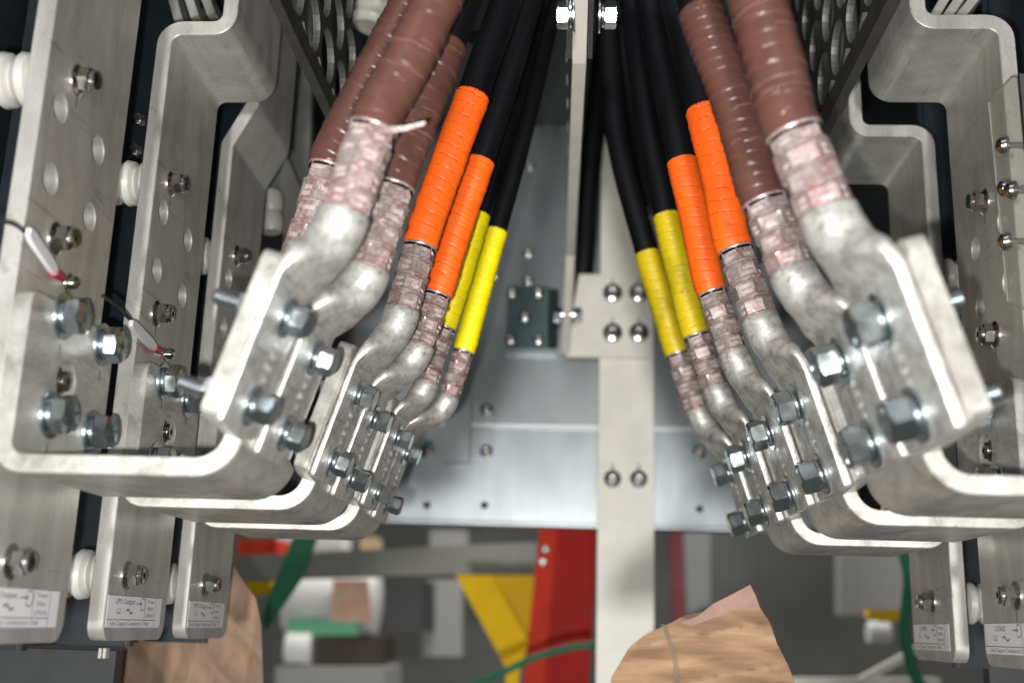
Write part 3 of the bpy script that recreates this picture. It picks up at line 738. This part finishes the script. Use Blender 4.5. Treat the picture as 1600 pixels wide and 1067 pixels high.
# ------------------------------------------------------------------ perforated side panels
def perforated(side):
    s = -1 if side == 'L' else 1; X = s * 150.0; e0, e1 = ((430, 0), (512, 180)) if side == 'L' else ((1395, 0), (1288, 188))
    A = P(*e0, X=X); B = P(*e1, X=X); z0 = (A[2] + B[2]) / 2; ya = A[1] - 60; yb = 660 if side == 'L' else B[1] + 260
    if side == 'R': z0 += 0
    pitch = 38.0; rad = 16.2; th = 4.0; ry = pitch; rz = pitch * math.sqrt(3) / 2; n = 24
    v = []; f = []
    def hexp(t):
        a = pitch / 2; return hexr(a, t - 0) 
    ny = int((yb - ya) / ry); nz = 9
    m = MB()
    for j in range(nz):
        for i in range(ny):
            cy = ya + (i + .5 + .5 * (j % 2)) * ry; cz = z0 + 12 + (j + .6) * rz
            o = len(m.v); rings = []
            ri = []; ro = []
            for q in range(n):
                t = 2 * math.pi * q / n; a = hexr(pitch / 2, t + math.pi / 6)
                ri.append((rad * math.cos(t), rad * math.sin(t))); ro.append((a * math.cos(t), a * math.sin(t)))
            vv = [(X, cy + a, cz + b) for a, b in ro] + [(X, cy + a, cz + b) for a, b in ri] + [(X + s * th, cy + a, cz + b) for a, b in ri] + [(X + s * th, cy + a, cz + b) for a, b in ro]
            ff = []
            for k in range(3):
                for q in range(n): q2 = (q + 1) % n; ff.append((k * n + q, k * n + q2, (k + 1) * n + q2, (k + 1) * n + q))
            m.add(vv, ff)
    root = empty('perforated_panel', (X, ya, z0), label=f"dark perforated metal side panel with round holes above the {'left' if side == 'L' else 'right'} lugs", cat='panel', group='perforated side panels')
    m.mi = [(1 if (q % 72) // 24 == 1 else 0) for q in range(len(m.f))]; part('perforated_sheet', m, [PERF, mat('lit_hole_wall', (.12, .118, .11), .4, .4)], root, 0)  # hole walls catching light, put into a lighter colour than the sheet
    m = MB(); m.box((X - 1, ya, z0), (X + th + 1 if s > 0 else X + 2, yb, z0 + 12)); part('bottom_rail', m, PERF, root, 0)
    m = MB(); m.box((X - 1.6, ya, z0 - 2.6), (X + 4, yb, z0 - .3)); part('edge_trim', m, PERF, root, 0)
perforated('L'); perforated('R')

# ------------------------------------------------------------------ far panel, cream column, hinged bar
YP = 1300.0
def zrow(v, Y, u=880): return P(u, v, Y=Y)[2]
def xcol(u, Y, v=700): return P(u, v, Y=Y)[0]
pan = empty('rear_panel', (0, YP, zrow(822, YP)), label='galvanised steel rear panel with seam, holes and bottom flange', cat='panel')
zs, zl = zrow(670, YP), zrow(822, YP)
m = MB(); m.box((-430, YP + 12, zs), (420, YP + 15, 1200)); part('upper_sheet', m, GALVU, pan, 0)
lower = MB(); lower.box((-430, YP, zl), (420, YP + 4, zs)); lo = part('lower_sheet', lower, GALV, pan, 0)
cuts = []
for (u, v) in ((667, 789), (757, 789), (1093, 795)):
    p = P(u, v, Y=YP); c = MB(); lathe(c, (p[0], YP - 10, p[2]), EY, [(0, 4.5), (30, 4.5)], 20); c.v = [tuple(np.array(q) - ORG[pan.name]) for q in c.v]; cuts.append(c)
lo.parent = None; lo.matrix_world = Matrix(); cut_holes(lo, cuts); lo.parent = pan
m = MB(); m.box((-430, YP - 7, zs + .3), (420, YP + 11.5, zs + 3.4)); part('seam_fold', m, mat('pale_folded_edge', (.62, .64, .65), .5, .4), pan, 0)  # fold given a paler colour than the sheets it joins
m = MB(); m.box((-430, YP - 28, zl - 3), (420, YP + 4, zl - .3)); part('bottom_flange', m, GALV, pan, 0)
# cover box with ears on the left, small ear on the right
bx = empty('cover_box', P(714, 720, Y=YP), label='grey sheet metal cover box with screw ears on the rear panel, left of the column', cat='cover box')
a, b = P(693, 722, Y=YP - 16), P(737, 618, Y=YP - 16)
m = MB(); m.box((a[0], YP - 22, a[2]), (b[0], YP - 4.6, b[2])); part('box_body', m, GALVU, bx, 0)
a, b = P(655, 712, Y=YP - 4), P(772, 626, Y=YP - 4)
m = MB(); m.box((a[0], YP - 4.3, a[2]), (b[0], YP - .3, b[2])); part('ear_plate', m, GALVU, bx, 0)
a, b = P(1083, 732, Y=YP - 4), P(1117, 685, Y=YP - 4)
ex_ = MB(); ex_.box((a[0], YP - 4.3, a[2]), (b[0], YP - .3, b[2])); solo('mounting_tab', ex_, GALV, smooth=0, label='small galvanised tab with one screw on the rear panel, right of the column', cat='tab')
stud = proto_bolt('panel_screw', 4.6, 4.5, 7.6, STEEL, star=2, dome=1.2, flange=True, cat='screw')
def pstud(u, v, Y, label, sc_=1.0, group='screws on the rear panel'):
    M_ = frame(P(u, v, Y=Y), np.array([0, -1, 0.]), EX) @ Matrix.Scale(sc_, 4); return place(stud, M_, label, group)
pstud(760, 640, YP - 4.4, 'screw at the upper right ear of the grey cover box'); pstud(760, 705, YP - 4.4, 'screw at the lower right ear of the grey cover box')
pstud(668, 705, YP - 4.4, 'screw at the lower left ear of the grey cover box'); pstud(1092, 707, YP - 4.4, 'screw on the small tab right of the column')
for (u, v, t) in ((828, 260, 'topmost small stud on the upper rear panel'), (825, 395, 'small stud above the dark hinge plate, upper of two'), (825, 438, 'small stud just above the dark hinge plate, lower of two'), (773, 430, 'small stud on the rear panel beside the yellow tape'), (883, 100, 'stud on the rear panel beside the hanging bar'), (1066, 600, 'small stud beside the rear right yellow lug')):
    pstud(u, v, YP + 11.8, t, .75)
# dark hinge plate
hp = empty('hinge_plate', P(825, 546, Y=YP), label='dark zinc hinge plate with five studs on the rear panel', cat='hinge')
a, b = P(790, 546, Y=YP + 6), P(858, 447, Y=YP + 6)
m = MB(); m.box((a[0], YP + 5, a[2]), (b[0], YP + 11.5, b[2])); part('plate', m, mat('dark_zinc', (.10, .15, .15), .6, .35, var=.3, scale=30), hp, 0)
m = MB(); m.box((a[0], YP - 2, a[2] - 5), (b[0] + 10, YP + 11.5, a[2] - .4)); part('lower_lip', m, GALV, hp, 0)
m = MB(); zz = P(863, 546, Y=YP)[2]; lathe(m, (b[0] + 6, YP, a[2] + 2), EZ, [(0, 6), (72, 6)], 18); part('hinge_barrel', m, mat('dark_zinc2', (.05, .06, .06), .6, .3), hp)
for i, (u, v) in enumerate(((800, 457), (841, 457), (820, 495), (797, 530), (841, 530))): pstud(u, v, YP + 4.8, ['upper left', 'upper right', 'centre', 'lower left', 'lower right'][i] + ' stud on the dark hinge plate', .8)
# column
YC = 1230.0
colr = empty('cream_column', (xcol(978, YC), YC, zrow(1080, YC)), label='tall cream painted vertical bar standing in front of the rear panel', cat='vertical bar')
x0, x1 = xcol(935, YC), xcol(1021.5, YC)
m = MB()
for a in (0,): m.box((x0, YC, -420), (x1, YC + 14, 1100))
part('bar', m, CREAM, colr, 0)
for i, (u, v) in enumerate(((957, 748), (998, 748))):
    mm = MB(); p = P(u, v - 16, Y=YC); mm.box((p[0] - 1, YC - .4, p[2] - 6), (p[0] + 1, YC - .1, p[2] + 5)); part('torque_mark', mm, INK, colr, 0)
    pstud(u, v, YC - .2, ('left' if i == 0 else 'right') + ' screw low on the cream column', 1.25, 'screws on the cream column')
bp = empty('cream_bracket_plate', P(960, 556, Y=YC - 8), label='cream bracket plate with four screws bolted across the cream column', cat='bracket plate')
a, b = P(882, 557, Y=YC - 8), P(1019, 430, Y=YC - 8)
m = MB(); cx0, cx1, cz0, cz1 = a[0], b[0], a[2], b[2]; ctop = P(905, 430, Y=YC - 8)[0]
pl = [(cx0, cz0 + 4), (cx0 + 3, cz0), (cx1 - 3, cz0), (cx1, cz0 + 4), (cx1, cz1), (ctop, cz1)]
m.rings([[np.array((x, YC - 8, z)) for x, z in pl], [np.array((x, YC - .5, z)) for x, z in pl]]); part('plate', m, CREAM, bp, 0)
for i, (u, v) in enumerate(((957, 458), (998, 458), (957, 520), (998, 520))):
    mm = MB(); p = P(u, v - 17, Y=YC - 8); mm.box((p[0] - .8, YC - 8.4, p[2] - 3), (p[0] + .8, YC - 8.1, p[2] + 5)); part('torque_mark', mm, INK, bp, 0)
    pstud(u, v, YC - 8.2, ['upper left', 'upper right', 'lower left', 'lower right'][i] + ' screw on the cream bracket plate', 1.45, 'screws on the cream bracket plate')
# slanted hanging flat bar seen on edge
hb = empty('hanging_flat_bar', P(893, 550, Y=1205), label='cream flat bar seen on edge, hanging from the top down to the bracket plate', cat='flat bar')
lowp = [P(908, -40, Y=560), P(905, 100, Y=640), P(891, 400, Y=1060), P(883, 552, Y=1205)]
m = MB(); sec = []
for i, p in enumerate(lowp):
    pu, pv, pY = ((908, -40, 560), (905, 100, 640), (893, 400, 1060), (887, 552, 1205))[i]; q = P(pu + 4, pv - 95, Y=pY + 40)
    wd = 4.3; sec.append([p + EX * (-wd), p + EX * wd, q + EX * wd, q - EX * wd])
m.rings(sec); part('bar', m, CREAM, hb, 0)
m = MB(); pts = [P(896, 100 + 38 * i, Y=640 + 47 * i) for i in range(10)]
for p in pts:
    m = MB(); lathe(m, p + np.array([-5.4, 30, 22]), EX, [(0, 4), (1.2, 5), (1.5, 3)], 16); part('rivet', m, GREYB, hb)
for sx_, w0 in ((-1, 3.6), (1, 3.0)):
    m = MB(); a, b = P(908, -60, Y=556) , P(906, 92, Y=632)
    c0 = a + EX * sx_ * (4.5 + w0 / 2 + .2); c1 = b + EX * sx_ * (4.5 + w0 / 2 + .2); h = w0 / 2
    m.rings([[c + EX * -h, c + EX * h, c + EX * h + np.array([0, 50, 120]), c - EX * h + np.array([0, 50, 120])] for c in (c0, c1)]); part('splice_plate', m, STEEL, hb, 0)
hbolt = proto_bolt('splice_bolt', 7.0, 7.0, 10.5, ZINC, shank=None)
place(hbolt, frame(P(898, 24, Y=588) - EX * 0, -EX, EY), 'blurred zinc hex bolt at the top, left face of the hanging bar', 'bolts on the hanging bar')
place(hbolt, frame(P(935, 24, Y=588), EX, EY), 'blurred zinc hex bolt at the top, right face of the hanging bar', 'bolts on the hanging bar')
place(hbolt, frame(P(881, 492, Y=1170), -EX, EY), 'bright hex bolt left of the hanging bar beside the bracket plate', 'bolts on the hanging bar')
place(hbolt, frame(P(893, 492, Y=1170), EX, EY), 'bright hex bolt right of the hanging bar on the bracket plate', 'bolts on the hanging bar')

# ------------------------------------------------------------------ cabinet shell (dark)
for side in 'LR':
    s = -1 if side == 'L' else 1
    m = MB(); m.box((s * 330 - 4, 380, -20), (s * 330 + 4, 790, 900)); m.box((s * 330 - 4, 790.2, zl + 4), (s * 330 + 4, 1330, 900)); solo('cabinet_side_wall', m, DARK, smooth=0, label=f"dark painted cabinet side wall behind the {'left' if s < 0 else 'right'} busbars", cat='cabinet wall')
    for i, yy in enumerate((528, 660, 800)):
        m = MB(); x0 = s * 262; m.box((min(x0, x0 + s * 40), yy, -18), (max(x0, x0 + s * 40), yy + 10, 800))
        m.box((min(x0 - s * 3, x0), yy + 3, -18), (max(x0 - s * 3, x0), yy + 8, 800))
        solo('cabinet_post', m, DARK, smooth=0, label=f"dark blue black cabinet post, {['nearest', 'middle', 'farthest'][i]} one behind the {'left' if s < 0 else 'right'} busbars", cat='post', group='dark cabinet posts')
m = MB(); m.box((-330, 380, 620), (330, 1330, 628)); solo('cabinet_roof', m, DARKG, smooth=0, label='dark cabinet roof above the cables, out of sight at the top', cat='cabinet roof')
def beam(name, u0v0, u1v1, Y, w_, d_, m_, **kw):
    a, b = P(*u0v0, Y=Y), P(*u1v1, Y=Y); t = norm(b - a); n_ = norm(np.cross(t, EY)); m = MB()
    m.rings([[c - n_ * w_ / 2, c + n_ * w_ / 2, c + n_ * w_ / 2 + EY * d_, c - n_ * w_ / 2 + EY * d_] for c in (a, b)]); return solo(name, m, m_, smooth=0, **kw)
beam('frame_rail', (-30, 78), (75, 92), 640, 22, 10, GREYB, label='grey horizontal frame rail at the upper left corner behind the nearest busbar', cat='rail')
ps = proto_bolt('post_screw', 3.2, 3, 4.6, STEEL, dome=1.0, flange=True, cat='screw')
for i, (u, v) in enumerate(((219, 188), (214, 236))):
    place(ps, frame(P(u, v, Y=655), np.array([0, -1, 0.]), EX), ('upper' if i == 0 else 'lower') + ' small screw in the dark gap behind the nearest left busbar', 'screws in the dark gap')
# grey framework left of the cables
beam('frame_post', (470, -20), (462, 400), 980, 24, 12, GREYB, label='grey upright post behind the left busbar bends', cat='post')
beam('frame_brace', (395, 190), (500, 430), 900, 30, 8, GREYB, label='grey diagonal brace plate behind the left brackets', cat='brace')
beam('frame_post', (1300, 150), (1290, 480), 960, 20, 10, DARKG, label='dark grey post seen through the gap behind the right brown lug', cat='post')
pb = proto_bolt('frame_bolt', 7, 7, 9, ZINC)
place(pb, frame(P(425, 163, Y=880), EX, EY), 'small blurred zinc bolt on the left framework', 'bolts on the framework')
def ribbed(p, ax, r, L_, label, n=5):
    m = MB(); prof = []; h = 0
    for i in range(n): g = L_ / n; prof += [(h, r * .78), (h + g * .2, r * .97), (h + g * .55, r), (h + g * .85, r * .9), (h + g, r * .78)]; h += g
    lathe(m, p, ax, prof, 32); return solo('ribbed_insulator', m, CERAM, loc=p, label=label, cat='insulator', group='large ribbed insulators')
ribbed(P(606, -50, Y=800), P(572, 68, Y=800) - P(606, -50, Y=800), 17, 56, 'large ribbed white insulator beside the brown cables at the top')
ribbed(P(424, 300, Y=860), P(424, 372, Y=860) - P(424, 300, Y=860), 10, 36, 'small blurred white insulator above the nearest left landing plate', 2)
# stacked flat links seen above the joggles
for i in range(3):
    beam('flat_link', (262 + i * 24, -30), (278 + i * 26, 30 - i * 4), 640 + i * 4, 5.5, 70, BUS, label=f"pale flat link bar above the middle left busbar bend, {['first', 'second', 'third'][i]} from the left", cat='flat bar', group='flat link bars above the left bend')
    beam('flat_link', (1545 - i * 26, -30), (1500 - i * 20, 26), 640 + i * 4, 5.5, 70, BUS, label=f"pale flat link bar above the right busbar bend, {['first', 'second', 'third'][i]} from the right", cat='flat bar', group='flat link bars above the right bend')
# dark base plate and clip lower left / right
m = MB(); a = P(-60, 1009, Y=700); b = P(240, 1300, Y=700); m.box((a[0] - 150, 700, b[2] - 60), (P(183, 1009, Y=700)[0], 712, a[2])); solo('dark_panel', m, DARKG, smooth=0, label='dark cabinet base panel at the lower left corner', cat='panel')
m = MB(); a = P(1545, 1040, Y=800); m.box((a[0], 800, -250), (a[0] + 200, 812, a[2])); solo('dark_panel', m, DARKG, smooth=0, label='dark cabinet base panel at the lower right corner', cat='panel')
m = MB()
for u in (158, 165): p = P(u, 1020, Y=696); m.box((p[0] - .9, 694, p[2] - 3), (p[0] + .9, 699.5, p[2] + 3))
solo('cable_clip', m, CERAM, smooth=0, label='tiny white clip with two prongs on the dark base panel', cat='clip')

# ------------------------------------------------------------------ cardboard pieces
def card(outline, Y, label, fold, cm, th=5, lean=0.0):
    """crumpled sheet: outline filled with a grid of folds and given thickness"""
    import itertools
    us = [p[0] for p in outline]; vs = [p[1] for p in outline]
    def inside(u, v):
        c = False; n = len(outline); j = n - 1
        for i in range(n):
            if (outline[i][1] > v) != (outline[j][1] > v) and u < (outline[j][0] - outline[i][0]) * (v - outline[i][1]) / (outline[j][1] - outline[i][1]) + outline[i][0]: c = not c
            j = i
        return c
    # columns between left/right boundary for each row -> regular grid following the outline
    top, bot = min(vs), max(vs); rows = 40; cols = 60; m = MB(); grid = []
    for r_ in range(rows + 1):
        v = top + .5 + (bot - top - 1) * r_ / rows; xs = []
        for i in range(len(outline)):
            a, b = outline[i], outline[(i + 1) % len(outline)]
            if (a[1] > v) != (b[1] > v): xs.append(a[0] + (b[0] - a[0]) * (v - a[1]) / (b[1] - a[1]))
        l, r2 = min(xs), max(xs); row = []
        for c in range(cols + 1):
            u = l + (r2 - l) * c / cols
            row.append((u, v, fold(u, v)))
        grid.append(row)
    n = cols + 1; V = []; 
    for k in (0, 1):
        for row in grid:
            for (u, v, d) in row: V.append(P(u, v, Y=Y + d + k * th + lean * (v - top)))
    Fc = []; mi = []
    nr = rows + 1; o = nr * n
    for r_ in range(rows):
        for c in range(cols):
            a = r_ * n + c; Fc.append((a, a + 1, a + n + 1, a + n)); Fc.append((o + a, o + a + n, o + a + n + 1, o + a + 1))
    for r_ in range(rows):
        a = r_ * n; Fc.append((a, a + n, o + a + n, o + a)); a = r_ * n + cols; Fc.append((a, o + a, o + a + n, a + n))
    for c in range(cols): Fc.append((c, o + c, o + c + 1, c + 1)); a = rows * n + c; Fc.append((a, a + 1, o + a + 1, o + a))
    m.add(V, Fc)
    for i, f in enumerate(m.f):
        pass
    root = empty('cardboard_piece', V[rows * n], label=label, cat='cardboard')
    part('cardboard_sheet', m, cm, root, 55)
    return root, grid
def f1(u, v): return 7 * abs(math.sin(v * .045 + u * .008)) + 6 * math.sin(u * .018 + v * .02) + 2.5 * abs(math.sin(v * .075 - u * .02 + 1)) - .0011 * (v - 1000) ** 2 * (v < 1000)
ro, g = card([(953, 1110), (955, 1058), (968, 1036), (985, 1008), (1010, 990), (1045, 974), (1072, 960), (1088, 966), (1112, 944), (1140, 930), (1172, 914), (1178, 926), (1188, 950), (1203, 972), (1214, 1005), (1232, 1040), (1262, 1120)], 700,
     'torn brown cardboard wrapped in clear tape, on the right of the cream column', f1, CARD)
# pink torn layer along the top edge, tape band
m = MB(); pk = [(1062, 972), (1090, 962), (1116, 942), (1142, 929), (1172, 913), (1181, 930), (1187, 948), (1150, 952), (1112, 966), (1080, 978)]
m.rings([[P(u, v, Y=686) for u, v in pk], [P(u, v, Y=690) for u, v in pk]]); part('torn_layer', m, CARDP, ro, 0)
m = MB(); pts = spline([(1036, 975, 0), (1045, 1000, 0), (1056, 1040, 0), (1062, 1110, 0)], 10)
m.rings([[P(p[0] - 4, p[1], Y=688 + f1(p[0], p[1]) * .8), P(p[0], p[1], Y=684 + f1(p[0], p[1]) * .8), P(p[0] + 4, p[1], Y=688 + f1(p[0], p[1]) * .8), P(p[0], p[1], Y=692 + f1(p[0], p[1]) * .8)] for p in pts]); part('clear_tape_band', m, CLEAR, ro)
def f2(u, v): return 11 * abs(math.sin(u * .021 + v * .006)) + 6 * abs(math.sin(u * .037 - v * .03)) + 3 * math.sin(v * .05)
ro2, g = card([(140, 1120), (172, 1060), (196, 1010), (236, 955), (300, 900), (352, 872), (366, 884), (378, 905), (400, 935), (408, 975), (411, 1060), (412, 1120)], 800,
     'crumpled brown cardboard behind the left busbar labels', f2, CARDL)

# ------------------------------------------------------------------ room beyond, out of focus
FL = MB(); FL.box((-9000, -3000, -1400), (9000, 9000, -1390)); solo('floor', FL, mat('concrete_floor', (.16, .16, .155), 0, .6, var=.3, scale=1.5), smooth=0, kind='structure')
m = MB(); m.box((-9000, 5200, -1390), (9000, 5240, 2600)); solo('rear_wall', m, mat('rear_wall_paint', (.13, .13, .125), 0, .7, var=.35, scale=.8), smooth=0, kind='structure')
lad = empty('red_ladder', P(870, 1100, Y=1900), label='red step ladder rail standing behind the cabinet, left of the cream column', cat='ladder')
def quad_prism(px, Y, d, m_, root, name, tip=0):
    m = MB(); m.rings([[P(u, v, Y=Y) for u, v in px], [P(u, v, Y=Y) + EY * d for u, v in px]]); return part(name, m, m_, root, 0)
quad_prism([(846, 800), (872, 800), (846, 1120), (812, 1120)], 1880, 12, REDP, lad, 'rail_flange')
quad_prism([(872, 800), (936, 800), (918, 1120), (846, 1120)], 1900, 60, mat('shaded_red_web', (.40, .012, .007), 0, .6, var=.3, scale=8, spec=.15), lad, 'rail_web')  # rail web in darker red: its shade put into the colour
for (u, v) in ((852, 858), (848, 878)):
    m = MB(); lathe(m, P(u, v, Y=1879), -EY, [(0, 7), (3, 7), (5, 4)], 14); part('rivet', m, STEEL, lad)
yb_ = empty('yellow_brace', P(800, 1040, Y=2000), label='bright yellow angled brace meeting the red ladder rail', cat='brace')
quad_prism([(712, 898), (768, 898), (826, 1000), (812, 1050), (790, 1042)], 2000, 20, YELP, yb_, 'brace_face')
quad_prism([(768, 898), (835, 898), (828, 985), (822, 990)], 2030, 20, mat('shaded_yellow_web', (.60, .38, .01), 0, .6, spec=.15), yb_, 'brace_web')  # same yellow darkened, shade of the web side put into the colour
quad_prism([(790, 1042), (812, 1050), (806, 1120), (792, 1120)], 2005, 16, YELP, yb_, 'brace_foot')
gb = MB(); gb.rings([[P(u, v, Y=2300) for u, v in ((360, 868), (838, 846), (838, 894), (360, 905))], [P(u, v, Y=2300) + EY * 60 for u, v in ((360, 868), (838, 846), (838, 894), (360, 905))]])
solo('grey_beam', gb, mat('pale_grey_steel', (.33, .33, .29), 0, .6, var=.2, scale=5), smooth=0, label='blurred pale grey horizontal beam crossing behind the red ladder', cat='beam')
def slab(name, px, Y, d, m_, **kw):
    m = MB(); m.rings([[P(u, v, Y=Y) for u, v in px], [P(u, v, Y=Y) + EY * d for u, v in px]]); return solo(name, m, m_, smooth=0, **kw)
slab('green_strap', [(458, 838), (496, 838), (470, 905), (432, 960), (414, 986), (409, 966), (424, 920)], 1500, 5, GRNP, label='wide green webbing strap hanging below the left bracket', cat='strap')
m = MB(); tube(m, spline([P(700, 1085, Y=1750), P(780, 1052, Y=1750), P(850, 1022, Y=1750), P(935, 1007, Y=1750), P(1100, 1020, Y=1750)], 8), 5.5, 10); solo('green_cable', m, GRNP, label='thin green cable passing in front of the red ladder', cat='cable')
m = MB(); tube(m, spline([P(1405, 845, Y=1500), P(1420, 900, Y=1500), P(1414, 980, Y=1500), P(1425, 1040, Y=1500), P(1450, 1100, Y=1500)], 8), 7.5, 10); solo('green_cable', m, GRNP, label='green cable hanging behind the lower end of the inner right busbar', cat='cable')
def roll(u, v, Y, r, L_, mats, label, name='paper_roll'):
    c = P(u, v, Y=Y); m = MB(); lathe(m, c - EX * L_ / 2, EX, [(0, r * .9), (4, r), (L_ - 4, r), (L_, r * .9)], 24)
    return solo(name, m, mats, label=label, cat='roll')
WHT = mat('white_wrap', (.75, .75, .73), 0, .5, var=.15, scale=6)
roll(520, 940, 3200, 92, 260, WHT, 'large blurred white wrapped roll on the shelf behind the left bracket')
slab('printed_wrap', [(520, 905), (575, 905), (580, 972), (515, 972)], 3090, 12, mat('pink_print', (.55, .24, .2), 0, .6, var=.4, scale=14, col2=(.5, .42, .25)), label='pink and cream printed panel on the white wrapped roll', cat='wrapper')
slab('green_wrap', [(448, 966), (505, 966), (560, 975), (560, 992), (448, 992)], 3080, 12, mat('pale_green_print', (.12, .38, .22), 0, .6), label='pale green band under the white wrapped roll', cat='wrapper')
slab('shelf_box', [(495, 995), (600, 995), (600, 1034), (495, 1034)], 3100, 200, mat('dark_brown_box', (.035, .022, .01), 0, .6), label='dark brown box below the white roll', cat='box')
roll(468, 1012, 3100, 45, 70, WHT, 'small blurred white roll left of the dark brown box')
roll(492, 850, 3300, 70, 200, WHT, 'blurred white roll above the grey beam near the left bracket')
slab('tan_box', [(562, 838), (588, 838), (588, 870), (562, 870)], 3250, 100, mat('tan', (.6, .45, .25), 0, .6), label='small tan box beside the upper white roll', cat='box')
slab('shelf_unit', [(585, 905), (660, 905), (660, 985), (585, 985)], 3300, 300, mat('charcoal', (.04, .045, .045), 0, .6), label='dark charcoal cabinet right of the white roll', cat='cabinet')
slab('wall_panel', [(660, 905), (722, 905), (722, 1025), (660, 1025)], 3600, 100, mat('panel_grey', (.28, .28, .27), 0, .6), label='pale grey upright panel left of the yellow brace', cat='panel')
slab('wall_panel', [(672, 828), (730, 828), (730, 856), (672, 856)], 3700, 100, MATS['panel_grey'], label='pale grey panel piece above the grey beam', cat='panel')
slab('low_box', [(430, 1042), (600, 1042), (600, 1130), (430, 1130)], 3000, 300, mat('low_grey', (.33, .33, .32), 0, .6), label='pale grey box at the bottom below the white rolls', cat='box')
slab('red_case', [(372, 842), (432, 842), (432, 866), (372, 866)], 2900, 200, REDP, label='small blurred red case behind the farthest left bracket', cat='case')
slab('yellow_bar', [(380, 908), (425, 908), (425, 926), (390, 930)], 2400, 40, YELP, label='short yellow bar below the grey beam at the left', cat='bar')
slab('red_post', [(1048, 828), (1066, 828), (1070, 965), (1060, 985), (1052, 965)], 2600, 40, mat('deep_red', (.22, .008, .01), 0, .5), label='dark red upright post right of the cream column', cat='post')
slab('white_post', [(1070, 828), (1110, 828), (1110, 945), (1075, 960)], 3000, 60, MATS['panel_grey'], label='pale upright post right of the dark red post', cat='post')
slab('pale_board', [(1312, 860), (1418, 860), (1418, 960), (1312, 960)], 3300, 60, MATS['panel_grey'], label='blurred pale panel left of the inner right busbar', cat='panel')
slab('yellow_bar', [(1358, 952), (1412, 952), (1412, 968), (1385, 972), (1358, 964)], 2500, 40, YELP, label='short yellow bar behind the green cable at the right', cat='bar')
roll(1373, 988, 2700, 26, 50, WHT, 'small white roll below the short yellow bar at the right')
slab('grey_wall_unit', [(1110, 828), (1310, 828), (1310, 1050), (1110, 1050)], 3500, 300, mat('unit_grey', (.085, .085, .078), 0, .6, var=.3, scale=2), label='large dark grey cabinet unit in the background right of the posts', cat='cabinet')
beam('floor_rail', (1200, 1066), (1470, 1066), 1800, 14, 30, CREAM, label='blurred pale horizontal rail along the bottom right', cat='rail')
beam('floor_strut', (1345, 1064), (1440, 1012), 1750, 10, 20, CREAM, label='blurred pale diagonal strut at the lower right', cat='strut')
